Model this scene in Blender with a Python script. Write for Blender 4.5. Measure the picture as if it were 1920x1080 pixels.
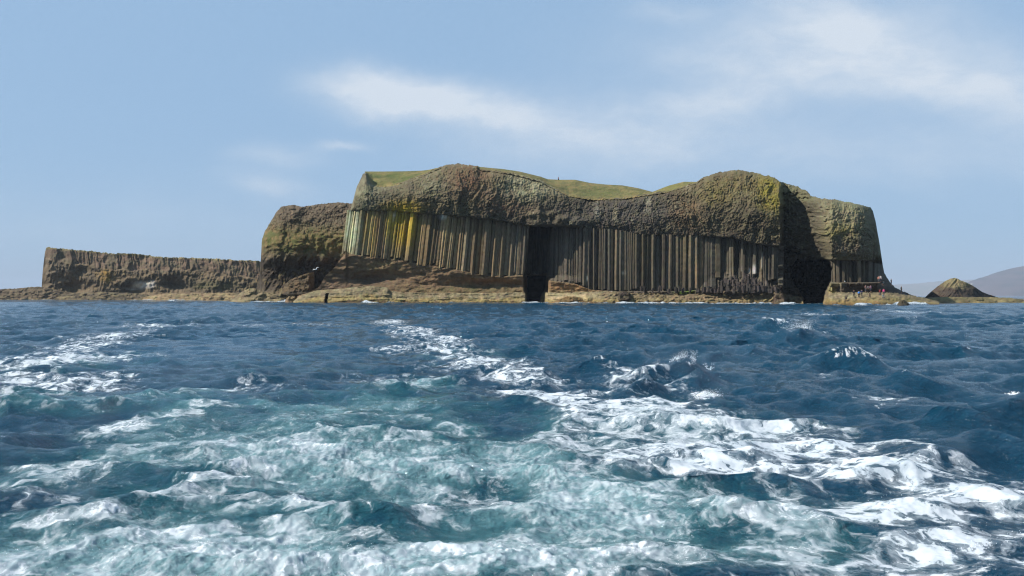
import bpy, bmesh, math, random
import numpy as np
from math import radians, sin, cos, pi

for o in list(bpy.data.objects):
    bpy.data.objects.remove(o)
SC = bpy.context.scene
COL = SC.collection
rng = np.random.default_rng(7)
random.seed(7)

# ------------------------------------------------------------------ camera
F = 1478.0          # focal length in pixels of the 1920 wide photograph
HOR = 554.0         # row of the horizon
CH = 2.4            # eye height above the sea, metres
cd = bpy.data.cameras.new("camera")
cam = bpy.data.objects.new("camera", cd)
COL.objects.link(cam)
cam.location = (0, 0, CH)
cam.rotation_euler = (radians(90), 0, 0)
cd.sensor_width = 36.0
cd.lens = 36.0 * F / 1920.0
cd.shift_y = (HOR - 540.0) / 1920.0
cd.clip_start = 0.1
cd.clip_end = 60000
SC.camera = cam

# ------------------------------------------------------------------ light and sky
SUN_EL, SUN_AZ = 42.0, -97.0      # azimuth clockwise from +Y (straight ahead)
sd = bpy.data.lights.new("sun", 'SUN')
sd.energy = 5.0
sd.angle = radians(0.53)
sd.color = (1.0, 0.95, 0.86)
sun = bpy.data.objects.new("sun", sd)
COL.objects.link(sun)
sdir = (sin(radians(SUN_AZ)) * cos(radians(SUN_EL)), cos(radians(SUN_AZ)) * cos(radians(SUN_EL)), sin(radians(SUN_EL)))
from mathutils import Vector
sun.rotation_euler = Vector(sdir).to_track_quat('Z', 'Y').to_euler()

SC.view_settings.view_transform = 'Standard'
SC.view_settings.look = 'None'
SC.view_settings.exposure = 0.6
SC.view_settings.gamma = 1.0
SC.view_settings.use_curve_mapping = False
SC.cycles.max_bounces = 6
SC.cycles.volume_bounces = 0
SC.cycles.sample_clamp_indirect = 4
SC.cycles.use_denoising = True
SC.cycles.denoising_prefilter = 'FAST'
SC.cycles.filter_width = 1.2

W = bpy.data.worlds.new("World")
SC.world = W
W.use_nodes = True


class NT:
    """small helper for node graphs"""
    def __init__(s, tree):
        s.t = tree; s.n = tree.nodes; s.l = tree.links
    def new(s, typ, **kw):
        n = s.n.new(typ)
        for k, v in kw.items():
            setattr(n, k, v)
        return n
    def set(s, sock, v):
        if hasattr(v, 'is_linked') or isinstance(v, bpy.types.NodeSocket):
            s.l.new(v, sock)
        else:
            sock.default_value = v
    def math(s, op, a, b=0.0, c=None, clamp=False):
        n = s.new('ShaderNodeMath', operation=op); n.use_clamp = clamp
        s.set(n.inputs[0], a); s.set(n.inputs[1], b)
        if c is not None: s.set(n.inputs[2], c)
        return n.outputs[0]
    def vmath(s, op, a, b=(0, 0, 0)):
        n = s.new('ShaderNodeVectorMath', operation=op)
        s.set(n.inputs[0], a); s.set(n.inputs[1], b)
        return n.outputs[0]
    def scale(s, a, f):
        n = s.new('ShaderNodeVectorMath', operation='SCALE')
        s.set(n.inputs[0], a); s.set(n.inputs['Scale'], f)
        return n.outputs[0]
    def smooth(s, x, a, b, lo=0.0, hi=1.0):
        n = s.new('ShaderNodeMapRange', interpolation_type='SMOOTHSTEP')
        s.set(n.inputs[0], x); s.set(n.inputs[1], a); s.set(n.inputs[2], b); s.set(n.inputs[3], lo); s.set(n.inputs[4], hi)
        return n.outputs[0]
    def noise(s, vec, scale, detail=4, rough=0.55, dist=0.0, color=False):
        n = s.new('ShaderNodeTexNoise')
        s.set(n.inputs['Vector'], vec); n.inputs['Scale'].default_value = scale
        n.inputs['Detail'].default_value = detail; n.inputs['Roughness'].default_value = rough
        n.inputs['Distortion'].default_value = dist
        return n.outputs['Color' if color else 'Fac']
    def mix(s, f, a, b, blend='MIX'):
        n = s.new('ShaderNodeMix', data_type='RGBA', blend_type=blend)
        s.set(n.inputs[0], f); s.set(n.inputs[6], a); s.set(n.inputs[7], b)
        return n.outputs[2]
    def sep(s, v):
        n = s.new('ShaderNodeSeparateXYZ'); s.set(n.inputs[0], v)
        return n.outputs
    def comb(s, x, y, z):
        n = s.new('ShaderNodeCombineXYZ')
        s.set(n.inputs[0], x); s.set(n.inputs[1], y); s.set(n.inputs[2], z)
        return n.outputs[0]


def build_world():
    W.node_tree.nodes.clear()
    g = NT(W.node_tree)
    sky = g.new('ShaderNodeTexSky', sky_type='NISHITA')
    sky.sun_disc = False
    sky.sun_elevation = radians(SUN_EL)
    sky.sun_rotation = radians(SUN_AZ)
    sky.altitude = 0
    sky.air_density = 1.0
    sky.dust_density = 0.6
    sky.ozone_density = 1.6
    tc = g.new('ShaderNodeTexCoord')
    d = tc.outputs['Generated']
    x, y, z = g.sep(d)[0:3]
    # clouds: a flat layer far above, found where each direction meets it
    yy = g.math('MAXIMUM', y, 0.05)
    u = g.math('DIVIDE', x, yy)
    v = g.math('DIVIDE', z, yy)
    uv = g.comb(u, v, 0.0)
    wv = g.noise(g.vmath('MULTIPLY', uv, (6, 10, 1)), 1.0, 5, 0.62, color=True)
    wuv = g.vmath('ADD', uv, g.scale(g.vmath('SUBTRACT', wv, (0.5, 0.5, 0.5)), 0.06))
    wu, wvv = g.sep(wuv)[0:2]

    def blob(cx, cy, rx, ry, tilt, strength):
        a = radians(tilt)
        du = g.math('SUBTRACT', wu, (cx - 960) / F); dv = g.math('SUBTRACT', wvv, (HOR - cy) / F)
        p = g.math('ADD', g.math('MULTIPLY', du, cos(a)), g.math('MULTIPLY', dv, sin(a)))
        q = g.math('SUBTRACT', g.math('MULTIPLY', dv, cos(a)), g.math('MULTIPLY', du, sin(a)))
        p = g.math('DIVIDE', p, rx / F); q = g.math('DIVIDE', q, ry / F)
        r = g.math('ADD', g.math('MULTIPLY', p, p), g.math('MULTIPLY', q, q))
        return g.math('MULTIPLY', g.math('POWER', 2.71828, g.math('MULTIPLY', r, -1.0)), strength)
    blobs = [(705, 170, 110, 40, -6, .95), (790, 185, 120, 40, -8, .6), (910, 205, 150, 40, -9, .55), (1080, 240, 260, 60, -3, .34), (520, 295, 80, 24, -4, .42), (640, 272, 45, 12, 0, .5),
             (500, 350, 75, 22, -8, .42), (1250, 20, 80, 22, 0, .4), (1500, 80, 300, 90, 10, .42), (1700, 130, 380, 70, -4, .5), (1350, 185, 190, 34, 10, .48),
             (1560, 30, 200, 60, -25, .4), (1900, 190, 200, 60, -8, .45), (1260, 280, 360, 60, 0, .36), (1800, 300, 400, 60, 0, .3), (250, 420, 500, 70, 0, .12)]
    tot = None
    for b in blobs:
        o = blob(*b)
        tot = o if tot is None else g.math('ADD', tot, o)
    n1 = g.noise(g.vmath('MULTIPLY', wuv, (5, 12, 1)), 1.8, 8, 0.62)
    n2 = g.noise(g.vmath('MULTIPLY', uv, (2.2, 7, 1)), 1.3, 5, 0.55, 0.4)
    dens = g.math('MULTIPLY', tot, g.math('ADD', 0.45, g.math('ADD', g.smooth(n1, 0.3, 0.72, 0, .5), g.smooth(n2, 0.3, .7, 0, .4))))
    dens = g.math('MINIMUM', g.math('MULTIPLY', dens, 0.95), 0.85)
    bgs = g.new('ShaderNodeBackground'); g.set(bgs.inputs[0], sky.outputs[0]); bgs.inputs[1].default_value = SKY_S
    # a thin even veil of high cirrus lightens the whole sky
    bgv = g.new('ShaderNodeBackground'); bgv.inputs[0].default_value = (0.40, 0.63, 0.92, 1); bgv.inputs[1].default_value = 0.555
    mv = g.new('ShaderNodeMixShader'); mv.inputs[0].default_value = 0.84
    g.l.new(bgs.outputs[0], mv.inputs[1]); g.l.new(bgv.outputs[0], mv.inputs[2])
    bgc = g.new('ShaderNodeBackground'); bgc.inputs[0].default_value = (0.78, 0.85, 0.93, 1); bgc.inputs[1].default_value = 0.63
    ms = g.new('ShaderNodeMixShader')
    g.set(ms.inputs[0], dens); g.l.new(mv.outputs[0], ms.inputs[1]); g.l.new(bgc.outputs[0], ms.inputs[2])
    out = g.new('ShaderNodeOutputWorld'); g.l.new(ms.outputs[0], out.inputs[0])


SKY_S = 0.066
build_world()

# ------------------------------------------------------------------ numpy noise
_P = np.arange(256); np.random.default_rng(3).shuffle(_P); _P = np.concatenate([_P, _P, _P]).astype(np.int32)
_ang = np.random.default_rng(5).random(256) * 2 * pi
_GX = np.cos(_ang).astype(np.float32); _GY = np.sin(_ang).astype(np.float32)


def perlin(x, y, seed=0):
    """2-D gradient noise, about -1 .. 1"""
    x = np.asarray(x, np.float32) + seed * 17.13; y = np.asarray(y, np.float32) + seed * 9.71
    xi = np.floor(x); yi = np.floor(y)
    fx = x - xi; fy = y - yi
    xi = xi.astype(np.int32) & 255; yi = yi.astype(np.int32) & 255
    u = fx * fx * fx * (fx * (fx * 6 - 15) + 10); v = fy * fy * fy * (fy * (fy * 6 - 15) + 10)
    a = _P[xi] + yi; b = _P[xi + 1] + yi
    def gr(i, dx, dy):
        return _GX[i] * dx + _GY[i] * dy
    n00 = gr(_P[a], fx, fy); n10 = gr(_P[b], fx - 1, fy); n01 = gr(_P[a + 1], fx, fy - 1); n11 = gr(_P[b + 1], fx - 1, fy - 1)
    return 1.5 * ((n00 * (1 - u) + n10 * u) * (1 - v) + (n01 * (1 - u) + n11 * u) * v)


def fbm(x, y, o=4, seed=0, g=0.5, l=2.03):
    s = 0; a = 1.0; t = 0
    for i in range(o):
        s = s + a * perlin(x, y, seed + i * 3); t += a; a *= g; x = x * l; y = y * l
    return s / t


def ridge(x, y, o=3, seed=0):
    s = 0; a = 1.0; t = 0
    for i in range(o):
        s = s + a * (1 - 2 * np.abs(perlin(x, y, seed + i * 5))); t += a; a *= 0.5; x = x * 2.1; y = y * 2.1
    return s / t


def cells(x, y, seed=0):
    """cellular noise: distance to the nearest point, to the second, and the value of the nearest cell"""
    x = np.asarray(x, np.float32); y = np.asarray(y, np.float32)
    xi = np.floor(x).astype(np.int32); yi = np.floor(y).astype(np.int32)
    d1 = np.full(x.shape, 9.0, np.float32); d2 = d1.copy(); idv = np.zeros(x.shape, np.float32)
    for i in (-1, 0, 1):
        for j in (-1, 0, 1):
            h = _P[(_P[(xi + i + seed * 7) & 255] + yi + j) & 255]
            h2 = _P[(h + 57) & 255]
            px = xi + i + 0.1 + 0.8 * h / 255.0; py = yi + j + 0.1 + 0.8 * h2 / 255.0
            d = (px - x) ** 2 + (py - y) ** 2
            m = d < d1
            d2 = np.where(m, d1, np.minimum(d2, d)); idv = np.where(m, _P[(h + 101) & 255] / 255.0, idv); d1 = np.where(m, d, d1)
    return np.sqrt(d1), np.sqrt(d2), idv


def sst(x, a, b):
    t = np.clip((np.asarray(x, np.float32) - a) / (b - a), 0, 1)
    return t * t * (3 - 2 * t)


def lin(c):
    c = np.asarray(c, np.float32) / 255.0
    return np.where(c <= 0.04045, c / 12.92, ((c + 0.055) / 1.055) ** 2.4)


def alb(c, k=1.20):
    """surface colour of something that looks c (sRGB) where the sun falls on it"""
    return np.clip(lin(c) / k, 0.004, 0.85)


# ------------------------------------------------------------------ objects
def tag(o, label=None, cat=None, group=None, kind=None):
    if label: o['label'] = label
    if cat: o['category'] = cat
    if group: o['group'] = group
    if kind: o['kind'] = kind
    return o


def empty(name, loc=(0, 0, 0)):
    o = bpy.data.objects.new(name, None)
    COL.objects.link(o); o.location = loc
    o.empty_display_size = 0.3
    return o


def mesh_obj(name, V, faces, mat, parent=None, cols=None, smooth=True, origin=None):
    """V (n,3) world points, faces (m,k) array or list of index tuples"""
    V = np.asarray(V, np.float32).reshape(-1, 3)
    me = bpy.data.meshes.new(name)
    o = bpy.data.objects.new(name, me)
    if origin is None:
        origin = np.array(parent.location if parent else (0, 0, 0), np.float32)
    Vl = V - np.asarray(origin, np.float32)
    if isinstance(faces, np.ndarray):
        m, k = faces.shape
        me.vertices.add(len(V)); me.vertices.foreach_set('co', Vl.ravel())
        me.loops.add(m * k); me.loops.foreach_set('vertex_index', faces.astype(np.int32).ravel())
        me.polygons.add(m)
        me.polygons.foreach_set('loop_start', np.arange(0, m * k, k, dtype=np.int32))
        me.update(calc_edges=True)
        me.polygons.foreach_set('use_smooth', np.full(m, smooth, bool))
    else:
        me.from_pydata([tuple(p) for p in Vl.tolist()], [], faces)
        me.polygons.foreach_set('use_smooth', np.full(len(faces), smooth, bool))
    if cols is not None:
        ca = me.color_attributes.new('Col', 'FLOAT_COLOR', 'POINT')
        c4 = np.ones((len(V), 4), np.float32); cc = np.asarray(cols, np.float32).reshape(len(V), -1); c4[:, :cc.shape[1]] = cc
        ca.data.foreach_set('color', c4.ravel())
    me.validate()
    me.materials.append(mat)
    COL.objects.link(o)
    if parent:
        o.parent = parent
    else:
        o.location = origin
    return o


def grid_faces(nr, nc):
    i = np.arange(nr * nc, dtype=np.int32).reshape(nr, nc)
    return np.stack([i[:-1, :-1], i[:-1, 1:], i[1:, 1:], i[1:, :-1]], -1).reshape(-1, 4)


def at(px, py, d):
    """the point at distance d that stands at (px, py) of the photograph"""
    px = np.asarray(px, np.float32); py = np.asarray(py, np.float32); d = np.asarray(d, np.float32)
    px, py, d = np.broadcast_arrays(px, py, d)
    return np.stack([(px - 960) / F * d, d, CH + (HOR - py) / F * d], -1)


def sea_at(px, py):
    Y = CH * F / (py - HOR)
    return (px - 960) / F * Y, Y


# ------------------------------------------------------------------ materials
def new_mat(name):
    m = bpy.data.materials.new(name); m.use_nodes = True
    m.node_tree.nodes.clear()
    g = NT(m.node_tree)
    out = g.new('ShaderNodeOutputMaterial')
    return m, g, out


def rock_material(name, s1=0.35, s2=1.6, var=0.5, bump=0.5, bd=0.35, rough=0.9):
    m, g, out = new_mat(name)
    tc = g.new('ShaderNodeNewGeometry').outputs['Position']
    at_ = g.new('ShaderNodeAttribute', attribute_name='Col')
    a = g.noise(tc, s1, 6, 0.62); b = g.noise(tc, s2, 6, 0.7)
    k = g.math('ADD', g.math('MULTIPLY', g.math('SUBTRACT', a, .5), var * 1.2), g.math('MULTIPLY', g.math('SUBTRACT', b, .5), var * 1.8))
    k = g.math('MAXIMUM', g.math('ADD', 1.0, k), 0.3)
    col = g.vmath('MULTIPLY', at_.outputs['Color'], g.comb(k, k, k))
    hue = g.noise(tc, s2 * .6, 3, .6, color=True)
    col = g.vmath('MULTIPLY', col, g.vmath('ADD', g.scale(hue, 0.44), (0.80, 0.78, 0.76)))
    p = g.new('ShaderNodeBsdfPrincipled')
    g.l.new(col, p.inputs['Base Color']); p.inputs['Roughness'].default_value = rough
    p.inputs['Specular IOR Level'].default_value = 0.25
    bp = g.new('ShaderNodeBump'); bp.inputs['Strength'].default_value = bump; bp.inputs['Distance'].default_value = bd
    g.l.new(g.noise(tc, s2 * 1.3, 7, 0.7), bp.inputs['Height']); g.l.new(bp.outputs[0], p.inputs['Normal'])
    g.l.new(p.outputs[0], out.inputs[0])
    return m


def plain_material(name, c, rough=0.8, var=0.25, scale=3.0):
    m, g, out = new_mat(name)
    tc = g.new('ShaderNodeTexCoord').outputs['Object']
    k = g.math('ADD', 1 - var / 2, g.math('MULTIPLY', g.noise(tc, scale, 4), var))
    col = g.vmath('MULTIPLY', tuple(float(v) for v in c), g.comb(k, k, k))
    p = g.new('ShaderNodeBsdfPrincipled'); g.l.new(col, p.inputs['Base Color']); p.inputs['Roughness'].default_value = rough
    g.l.new(p.outputs[0], out.inputs[0])
    return m


M_ROCK = rock_material('basalt_rock', 0.25, 1.7, 0.55, 0.5, 0.4)
M_COLUMN = rock_material('basalt_columns', 0.3, 1.2, 0.45, 0.35, 0.25)
M_LEDGE = rock_material('shore_rock', 0.2, 1.1, 0.5, 0.5, 0.4)
M_GRASS = rock_material('turf', 0.15, 1.2, 0.5, 0.8, 0.5, 1.0)
M_HILL = rock_material('hill_ground', 0.004, 0.02, 0.5, 0.2, 5)

# ------------------------------------------------------------------ generic relief: a rock body whose face is laid out by its outline and real distance


def relief(name, xs, ytop, ybot, nr, depth, colour, mat, parent=None, back=((10, .4), (30, 1.5), (60, 3)), origin=None):
    xs = np.asarray(xs, np.float32); nc = len(xs)
    yt = np.asarray(ytop, np.float32); yb = np.broadcast_to(np.asarray(ybot, np.float32), yt.shape)
    v = np.linspace(0, 1, nr, dtype=np.float32)[:, None]
    PY = yb[None, :] + (yt - yb)[None, :] * v
    PX = np.broadcast_to(xs[None, :], PY.shape)
    D = depth(PX, PY, v)
    P = at(PX, PY, D); C = colour(PX, PY)
    rows = [P]; crow = [C]
    last = P[-1]
    for dd, dz in back:
        q = last.copy(); k = (last[:, 1] + dd) / last[:, 1]
        q[:, 0] *= k; q[:, 1] += dd; q[:, 2] = np.maximum(last[:, 2] - dz, -2.0)
        rows.append(q[None]); crow.append(C[-1:])
    q = q.copy(); q[:, 1] += 3; q[:, 2] = -2.0
    rows.append(q[None]); crow.append(C[-1:])
    P = np.concatenate(rows); C = np.concatenate(crow)
    o = mesh_obj(name, P.reshape(-1, 3), grid_faces(P.shape[0], nc)[:, ::1], mat, parent, C.reshape(-1, 3), origin=origin)
    return o, P[:nr], D


def paint(base, PX, PY, blobs, nz=None):
    c = base
    for i, (cx, cy, rx, ry, rgb, s) in enumerate(blobs):
        d = ((PX - cx) / rx) ** 2 + ((PY - cy) / ry) ** 2
        k = s * np.exp(-d ** 1.3)
        if nz is not None:
            k = np.clip(k * (1.0 + 1.3 * nz[i % len(nz)]), 0, 1)
        c = c + (alb(rgb) - c) * k[..., None]
    return c


# ------------------------------------------------------------------ THE HEADLAND
def tab(*p):
    p = np.array(p, np.float32).reshape(-1, 2)
    return lambda x: np.interp(x, p[:, 0], p[:, 1])


brow = tab(556, 556, 578, 548, 590, 543, 600, 535, 610, 517, 622, 507, 634, 492, 645, 479, 648.5, 468, 650, 440, 654, 405, 660, 383, 668, 352, 680, 326, 686, 324, 692, 337, 699, 347, 717, 350, 738, 347,
           764, 338, 791, 329, 821, 315, 836, 309, 856, 307, 877, 308.5, 895, 312, 900, 317, 959, 324, 1013, 338, 1030, 348, 1066, 366, 1113, 373, 1167, 371, 1196, 366.5,
           1226, 362, 1255, 357.6, 1285, 349, 1306, 342, 1315, 335, 1338, 326, 1343, 325, 1377, 318, 1399, 320, 1421, 325, 1443, 330, 1471, 343, 1496, 350, 1513, 358,
           1521, 367, 1538, 372, 1560, 373, 1588, 378, 1632, 388, 1636.5, 396, 1642, 417, 1649, 455, 1654, 489, 1658, 511, 1670, 530, 1682, 542, 1704, 552, 1732, 559, 1745, 562)
skyl = tab(684, 321.5, 720, 321.5, 760, 321, 790, 320, 806, 318, 821, 315, 836, 309, 895, 311, 900, 313, 944, 317, 974, 321.5, 1013, 331, 1027, 336, 1048, 337, 1078, 337, 1107, 343, 1137, 346, 1167, 347.5,
           1196, 352.6, 1223, 359.6, 1229, 357.6, 1255, 347.6, 1282, 340.7, 1306, 341, 1318, 334)
coltop = tab(645, 397, 687, 395.5, 732, 395.5, 782, 400, 835, 403, 880, 407, 924, 412, 954, 417, 989, 424, 1042, 423, 1093, 427, 1107, 430, 1167, 434, 1196, 441, 1300, 442, 1374, 446, 1415, 457, 1465, 463,
             1540, 486, 1560, 487.5, 1640, 490)
colbot = tab(645, 476, 670, 477, 693, 481, 723, 484, 761, 489, 791, 495, 821, 499, 865, 507, 910, 516, 954, 518, 985, 516, 1027, 512, 1033, 527, 1078, 532, 1107, 543, 1152, 546, 1285, 546, 1315, 543, 1400, 548,
             1465, 546, 1545, 530, 1640, 529)
ledgetop = tab(548, 568, 553, 562, 565, 554, 578, 549, 595, 544, 640, 541, 670, 537.5, 700, 536.5, 726, 539, 733, 546, 760, 548, 806, 548.5, 895, 549.6, 954, 548.5, 986, 548, 1015, 548, 1040, 549, 1110, 547,
               1150, 546, 1180, 549, 1270, 551, 1344, 551, 1374, 554, 1400, 547, 1454, 545, 1465, 549, 1500, 557, 1545, 557, 1550, 549, 1577, 548, 1621, 548, 1677, 549, 1704, 552.5, 1732, 558.5, 1750, 562, 1762, 566)
Dface = tab(548, 264, 720, 256, 960, 247, 1260, 231, 1400, 224, 1470, 219, 1560, 207, 1650, 206, 1760, 214)
cave1_l = tab(518, 989, 545, 988, 580, 987); cave1_r = tab(518, 1025, 542, 1022, 556, 1014, 580, 1011)
cave2_l = tab(486, 1493, 500, 1483, 525, 1485, 535, 1489, 545, 1499, 558, 1506, 580, 1509)
cave2_r = tab(486, 1553, 500, 1559, 525, 1558, 535, 1553, 545, 1548, 558, 1544, 580, 1541)
right_edge = tab(380, 1634, 388, 1636, 417, 1642, 455, 1649, 489, 1654, 511, 1659, 530, 1672, 545, 1692, 580, 1740)
left_edge = tab(321, 686, 352, 668, 385, 660, 430, 652, 475, 646, 500, 600, 580, 540)


def caves(PX, PY):
    w1 = perlin(PY / 6, PX / 60, 2) * 1.2
    k1 = sst(PX + w1, cave1_l(PY) - 1, cave1_l(PY) + 1) * (1 - sst(PX + w1, cave1_r(PY) - 1, cave1_r(PY) + 1)) * sst(PY + perlin(PX / 5, PY / 30, 4), 516, 518.5)
    w2 = perlin(PY / 7, PX / 60, 3) * 1.6
    k2 = sst(PX + w2, cave2_l(PY) - 1, cave2_l(PY) + 1.2) * (1 - sst(PX + w2, cave2_r(PY) - 1.2, cave2_r(PY) + 1)) * sst(PY + 2.5 * perlin(PX / 6, PY / 30, 5), 485.5, 489)
    return 26 * k1 + 55 * k2


def recess2(PX, PY):
    """the hollow above and beside the great cave"""
    l = 1463 + 2.0 * perlin(PY / 9, PX / 50, 8) + 2.5 * perlin(PY / 26, PX / 80, 18)
    r0 = np.interp(PY, [340, 375, 430, 460, 490, 600], [1484, 1490, 1508, 1522, 1546, 1538]) + 3 * perlin(PY / 12, PX / 40, 19); r1 = r0 + np.interp(PY, [340, 400, 460, 490], [48, 50, 38, 14])
    return (11.5 + 1.6 * fbm(PX / 9, PY / 9, 3, 57)) * sst(PX, l - 1.5, l + 7) * (1 - sst(PX, r0, r1))


def recess1(PX, PY):
    l = np.interp(PY, [420, 516, 580], [993, 981, 985])
    prof = np.interp(PX, [985, 1018, 1030, 1041, 1060, 1080, 1098], [19, 19, 14, 5.5, 3.2, 1.5, 0])
    top = 424 + perlin(PX / 8, PY / 30, 9) * 1.5
    return prof * sst(PX, l - 1, l + 4) * sst(PY, top - 2, top + 3) * (1 - sst(PY, 514, 530) * sst(PX, 1022, 1030))


def main_depth(PX, PY, v=None, fine=True):
    b = brow(PX); ct = coltop(PX); cb = colbot(PX)
    U = (PX - 960) * 0.155; V = (HOR - PY) * 0.155
    D = Dface(PX).astype(np.float32)
    s = np.clip((PY - b) / np.maximum(ct - b, 8), 0, 1)
    inent = sst(ct - PY, -1.5, 1.5)
    # top rounding and belly
    R = np.interp(PX, [640, 700, 780, 860, 930, 1100, 1220, 1320, 1400, 1470, 1530, 1600, 1650], [4, 7, 5, 7, 5, 4, 4, 7, 8, 6, 8, 6, 4])
    t = np.clip(1 - s / 0.5, 0, 1)
    ent = R * (1 - np.sqrt(np.maximum(1 - t * t * 0.97, 0))) - np.interp(PX, [640, 880, 985, 1100, 1560], [.35, .7, 1.8, .8, 1.0]) - 1.3 * np.sin(pi * np.clip(s, 0, 1)) * sst(s, 0.2, 0.9)
    ent -= 1.8 * sst(PX, 984, 1000) * (1 - sst(PX, 1080, 1104)) * sst(s + .25 * perlin(U / 2.5, V / 2.5, 56), .6, .95)
    ent += np.interp(PX, [650, 860, 960, 1150, 1300, 1400, 1460, 1590], [0, -1.8, 0, 2.0, 0.5, -2.2, -1, 0])
    tuff = sst(PY, cb - 1.5, cb + 1.5)
    D = D + ent * inent + (1 - inent) * (1 - tuff) * 1.0
    # the soft bed under the columns
    tt = np.clip((PY - cb) / 45.0, 0, 1)
    hollow = 3.0 * np.exp(-(((PX - 700) / 75) ** 2 + ((PY - 524) / 13) ** 2)) + 2.0 * np.exp(-(((PX - 900) / 90) ** 2 + ((PY - 534) / 8) ** 2))
    D = D + tuff * (np.interp(PX, [640, 990, 1040], [.1, .3, .6]) + np.interp(PX, [640, 990, 1040], [.5, .9, 1.6]) * np.sin(pi * np.clip(tt, 0, 1)) + hollow + np.interp(PX, [560, 640, 720, 1040, 1200, 1580, 1660], [-3, -2.0, -.6, -.6, -2.2, -2.0, -2.0]))
    # broken columns and terrace
    terr = np.exp(-((PX - 1400) / 60) ** 2) * sst(PY, 498 + 0.006 * (PX - 1390) ** 2, 545)
    D = D - 3.5 * terr
    D = D - 2.6 * sst(PY, 529, 531) * sst(PX, 1574, 1578) * (1 - sst(PX, 1642, 1660))
    D = D + recess1(PX, PY) + recess2(PX, PY)
    xr = right_edge(PY); t = np.clip((PX - (xr - 42)) / 42, 0, 1); D = D + 11 * (1 - np.sqrt(np.maximum(1 - t * t * .98, 0)))
    xl = left_edge(PY); t = np.clip((xl + 22 - PX) / 22, 0, 1); D = D + 5 * (1 - np.sqrt(np.maximum(1 - t * t * .98, 0)))
    if fine:
        # fans of thin columns: a warped grain, finer blocks on top
        U0 = U; U = U + .55 * recess2(PX, PY)
        wx = U + 3.4 * perlin(U / 13, V / 10, 21) + 1.2 * perlin(U / 4, V / 4, 22); wy = V + 3.0 * perlin(U / 11, V / 12, 23)
        g1 = ridge(wx / 0.7, wy / 4.6, 3, 24)
        c1, c2, ci = cells(wx / 0.62 + .5 * perlin(U / .8, V / .8, 29), wy / 1.3, 3)
        b1, b2, bi = cells(U / 4.2 + .6 * perlin(U / 3, V / 3, 31), V / 3.6, 5)
        lump = fbm(U / 7, V / 6, 4, 26)
        det = -0.34 * g1 - 0.36 * (ci - .5) * sst(c2 - c1, 0.0, 0.25) + 0.2 * (1 - sst(c2 - c1, 0, .22)) - 0.5 * (bi - .5) * sst(b2 - b1, 0, .2) - 1.3 * lump
        det += 0.40 * fbm(U / 0.5, V / 0.5, 2, 28) - .9 * ridge(wx / 5.5, wy / 16, 2, 30) * np.exp(-((PX - 870) / 60) ** 2) - .6 * ridge(wx / 4.5, wy / 14, 2, 35)
        det += .7 * sst(1 - 2 * np.abs(perlin(U / 5 + .8 * perlin(U / 2, V / 2, 44), V / 26, 45)), .90, .985) * sst(perlin(U / 9, V / 9, 46), 0, .3)
        keep = sst(s, 0.0, 0.06) * 0.75 + 0.25
        D = D + det * inent * keep * (0.72 + .5 * np.exp(-((PX - 1532) / 22) ** 2))
        U = U0
        # fluted wall behind the standing columns
        lean = np.interp(PX, [640, 720, 840, 950, 985, 1100, 1700], [10, 12, 12, 8, 6, 1, 0]) * 0.155 / np.maximum(cb - ct, 20)
        Uc = U + (PY - ct) * lean
        flute = np.abs(perlin(Uc / 0.8, V / 60, 33)) * 1.4 + 0.5 * perlin(Uc / 2.3, V / 90, 34)
        D = D + (1 - inent) * (1 - tuff) * (0.4 - flute * .8)
        tn = 0.9 * fbm(U / 3.5, V / 1.6, 5, 36) + 0.9 * fbm(U / 12, V / 4, 3, 37)
        brk = np.clip(terr * 2.0 + sst(PX, 1105, 1150) * .8 * (1 - sst(PX, 1640, 1670)), 0, 1)
        c1, c2, ci = cells(U / 0.9, V / 1.2, 8)
        D = D - tuff * tn - np.maximum(tuff, sst(terr, .1, .4)) * brk * 1.3 * (ci - .4) * sst(c2 - c1, 0, .2)
        D = D + 1.0 * fbm(U / 25, V / 18, 3, 39)
    D = D + caves(PX, PY)
    return D


FACE_BLOBS = [(1530, 425, 20, 60, (70, 64, 52), .9), (1500, 400, 34, 60, (72, 68, 56), .6), (1516, 372, 26, 8, (96, 94, 70), .7),  # first two: sunlit ramp toned down, hollow's shade put into the colour
    (690, 365, 42, 32, (128, 126, 100), .75), (760, 352, 60, 18, (102, 96, 74), .5), (818, 350, 40, 28, (118, 114, 90), .65), (880, 340, 42, 36, (112, 86, 64), .75),
    (930, 375, 40, 25, (106, 84, 66), .5), (992, 350, 56, 28, (140, 136, 108), .85), (960, 392, 55, 16, (96, 76, 62), .6), (722, 376, 26, 22, (70, 66, 52), .7), (800, 380, 60, 18, (108, 94, 68), .6),
    (1180, 402, 140, 40, (74, 70, 64), .95), (1060, 385, 50, 14, (74, 68, 60), .6), (1290, 400, 32, 40, (108, 90, 66), .7), (1390, 345, 60, 22, (108, 98, 64), .6), (1446, 362, 26, 42, (124, 114, 46), .85),
    (1342, 368, 32, 24, (110, 100, 58), .6), (1395, 420, 80, 36, (74, 67, 52), .75), (1585, 408, 48, 40, (128, 122, 94), .8), (1572, 432, 30, 14, (120, 112, 62), .6), (1600, 468, 40, 18, (92, 84, 70), .7),
    (1490, 362, 34, 20, (92, 92, 66), .6), (1600, 384, 50, 10, (124, 126, 96), .6), (756, 390, 36, 13, (168, 140, 44), .85), (1040, 428, 60, 5, (120, 116, 98), .4),
    (1120, 400, 5, 14, (150, 146, 130), .5), (1153, 402, 4, 18, (160, 150, 120), .5), (1215, 385, 6, 14, (150, 146, 128), .5)]


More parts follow.
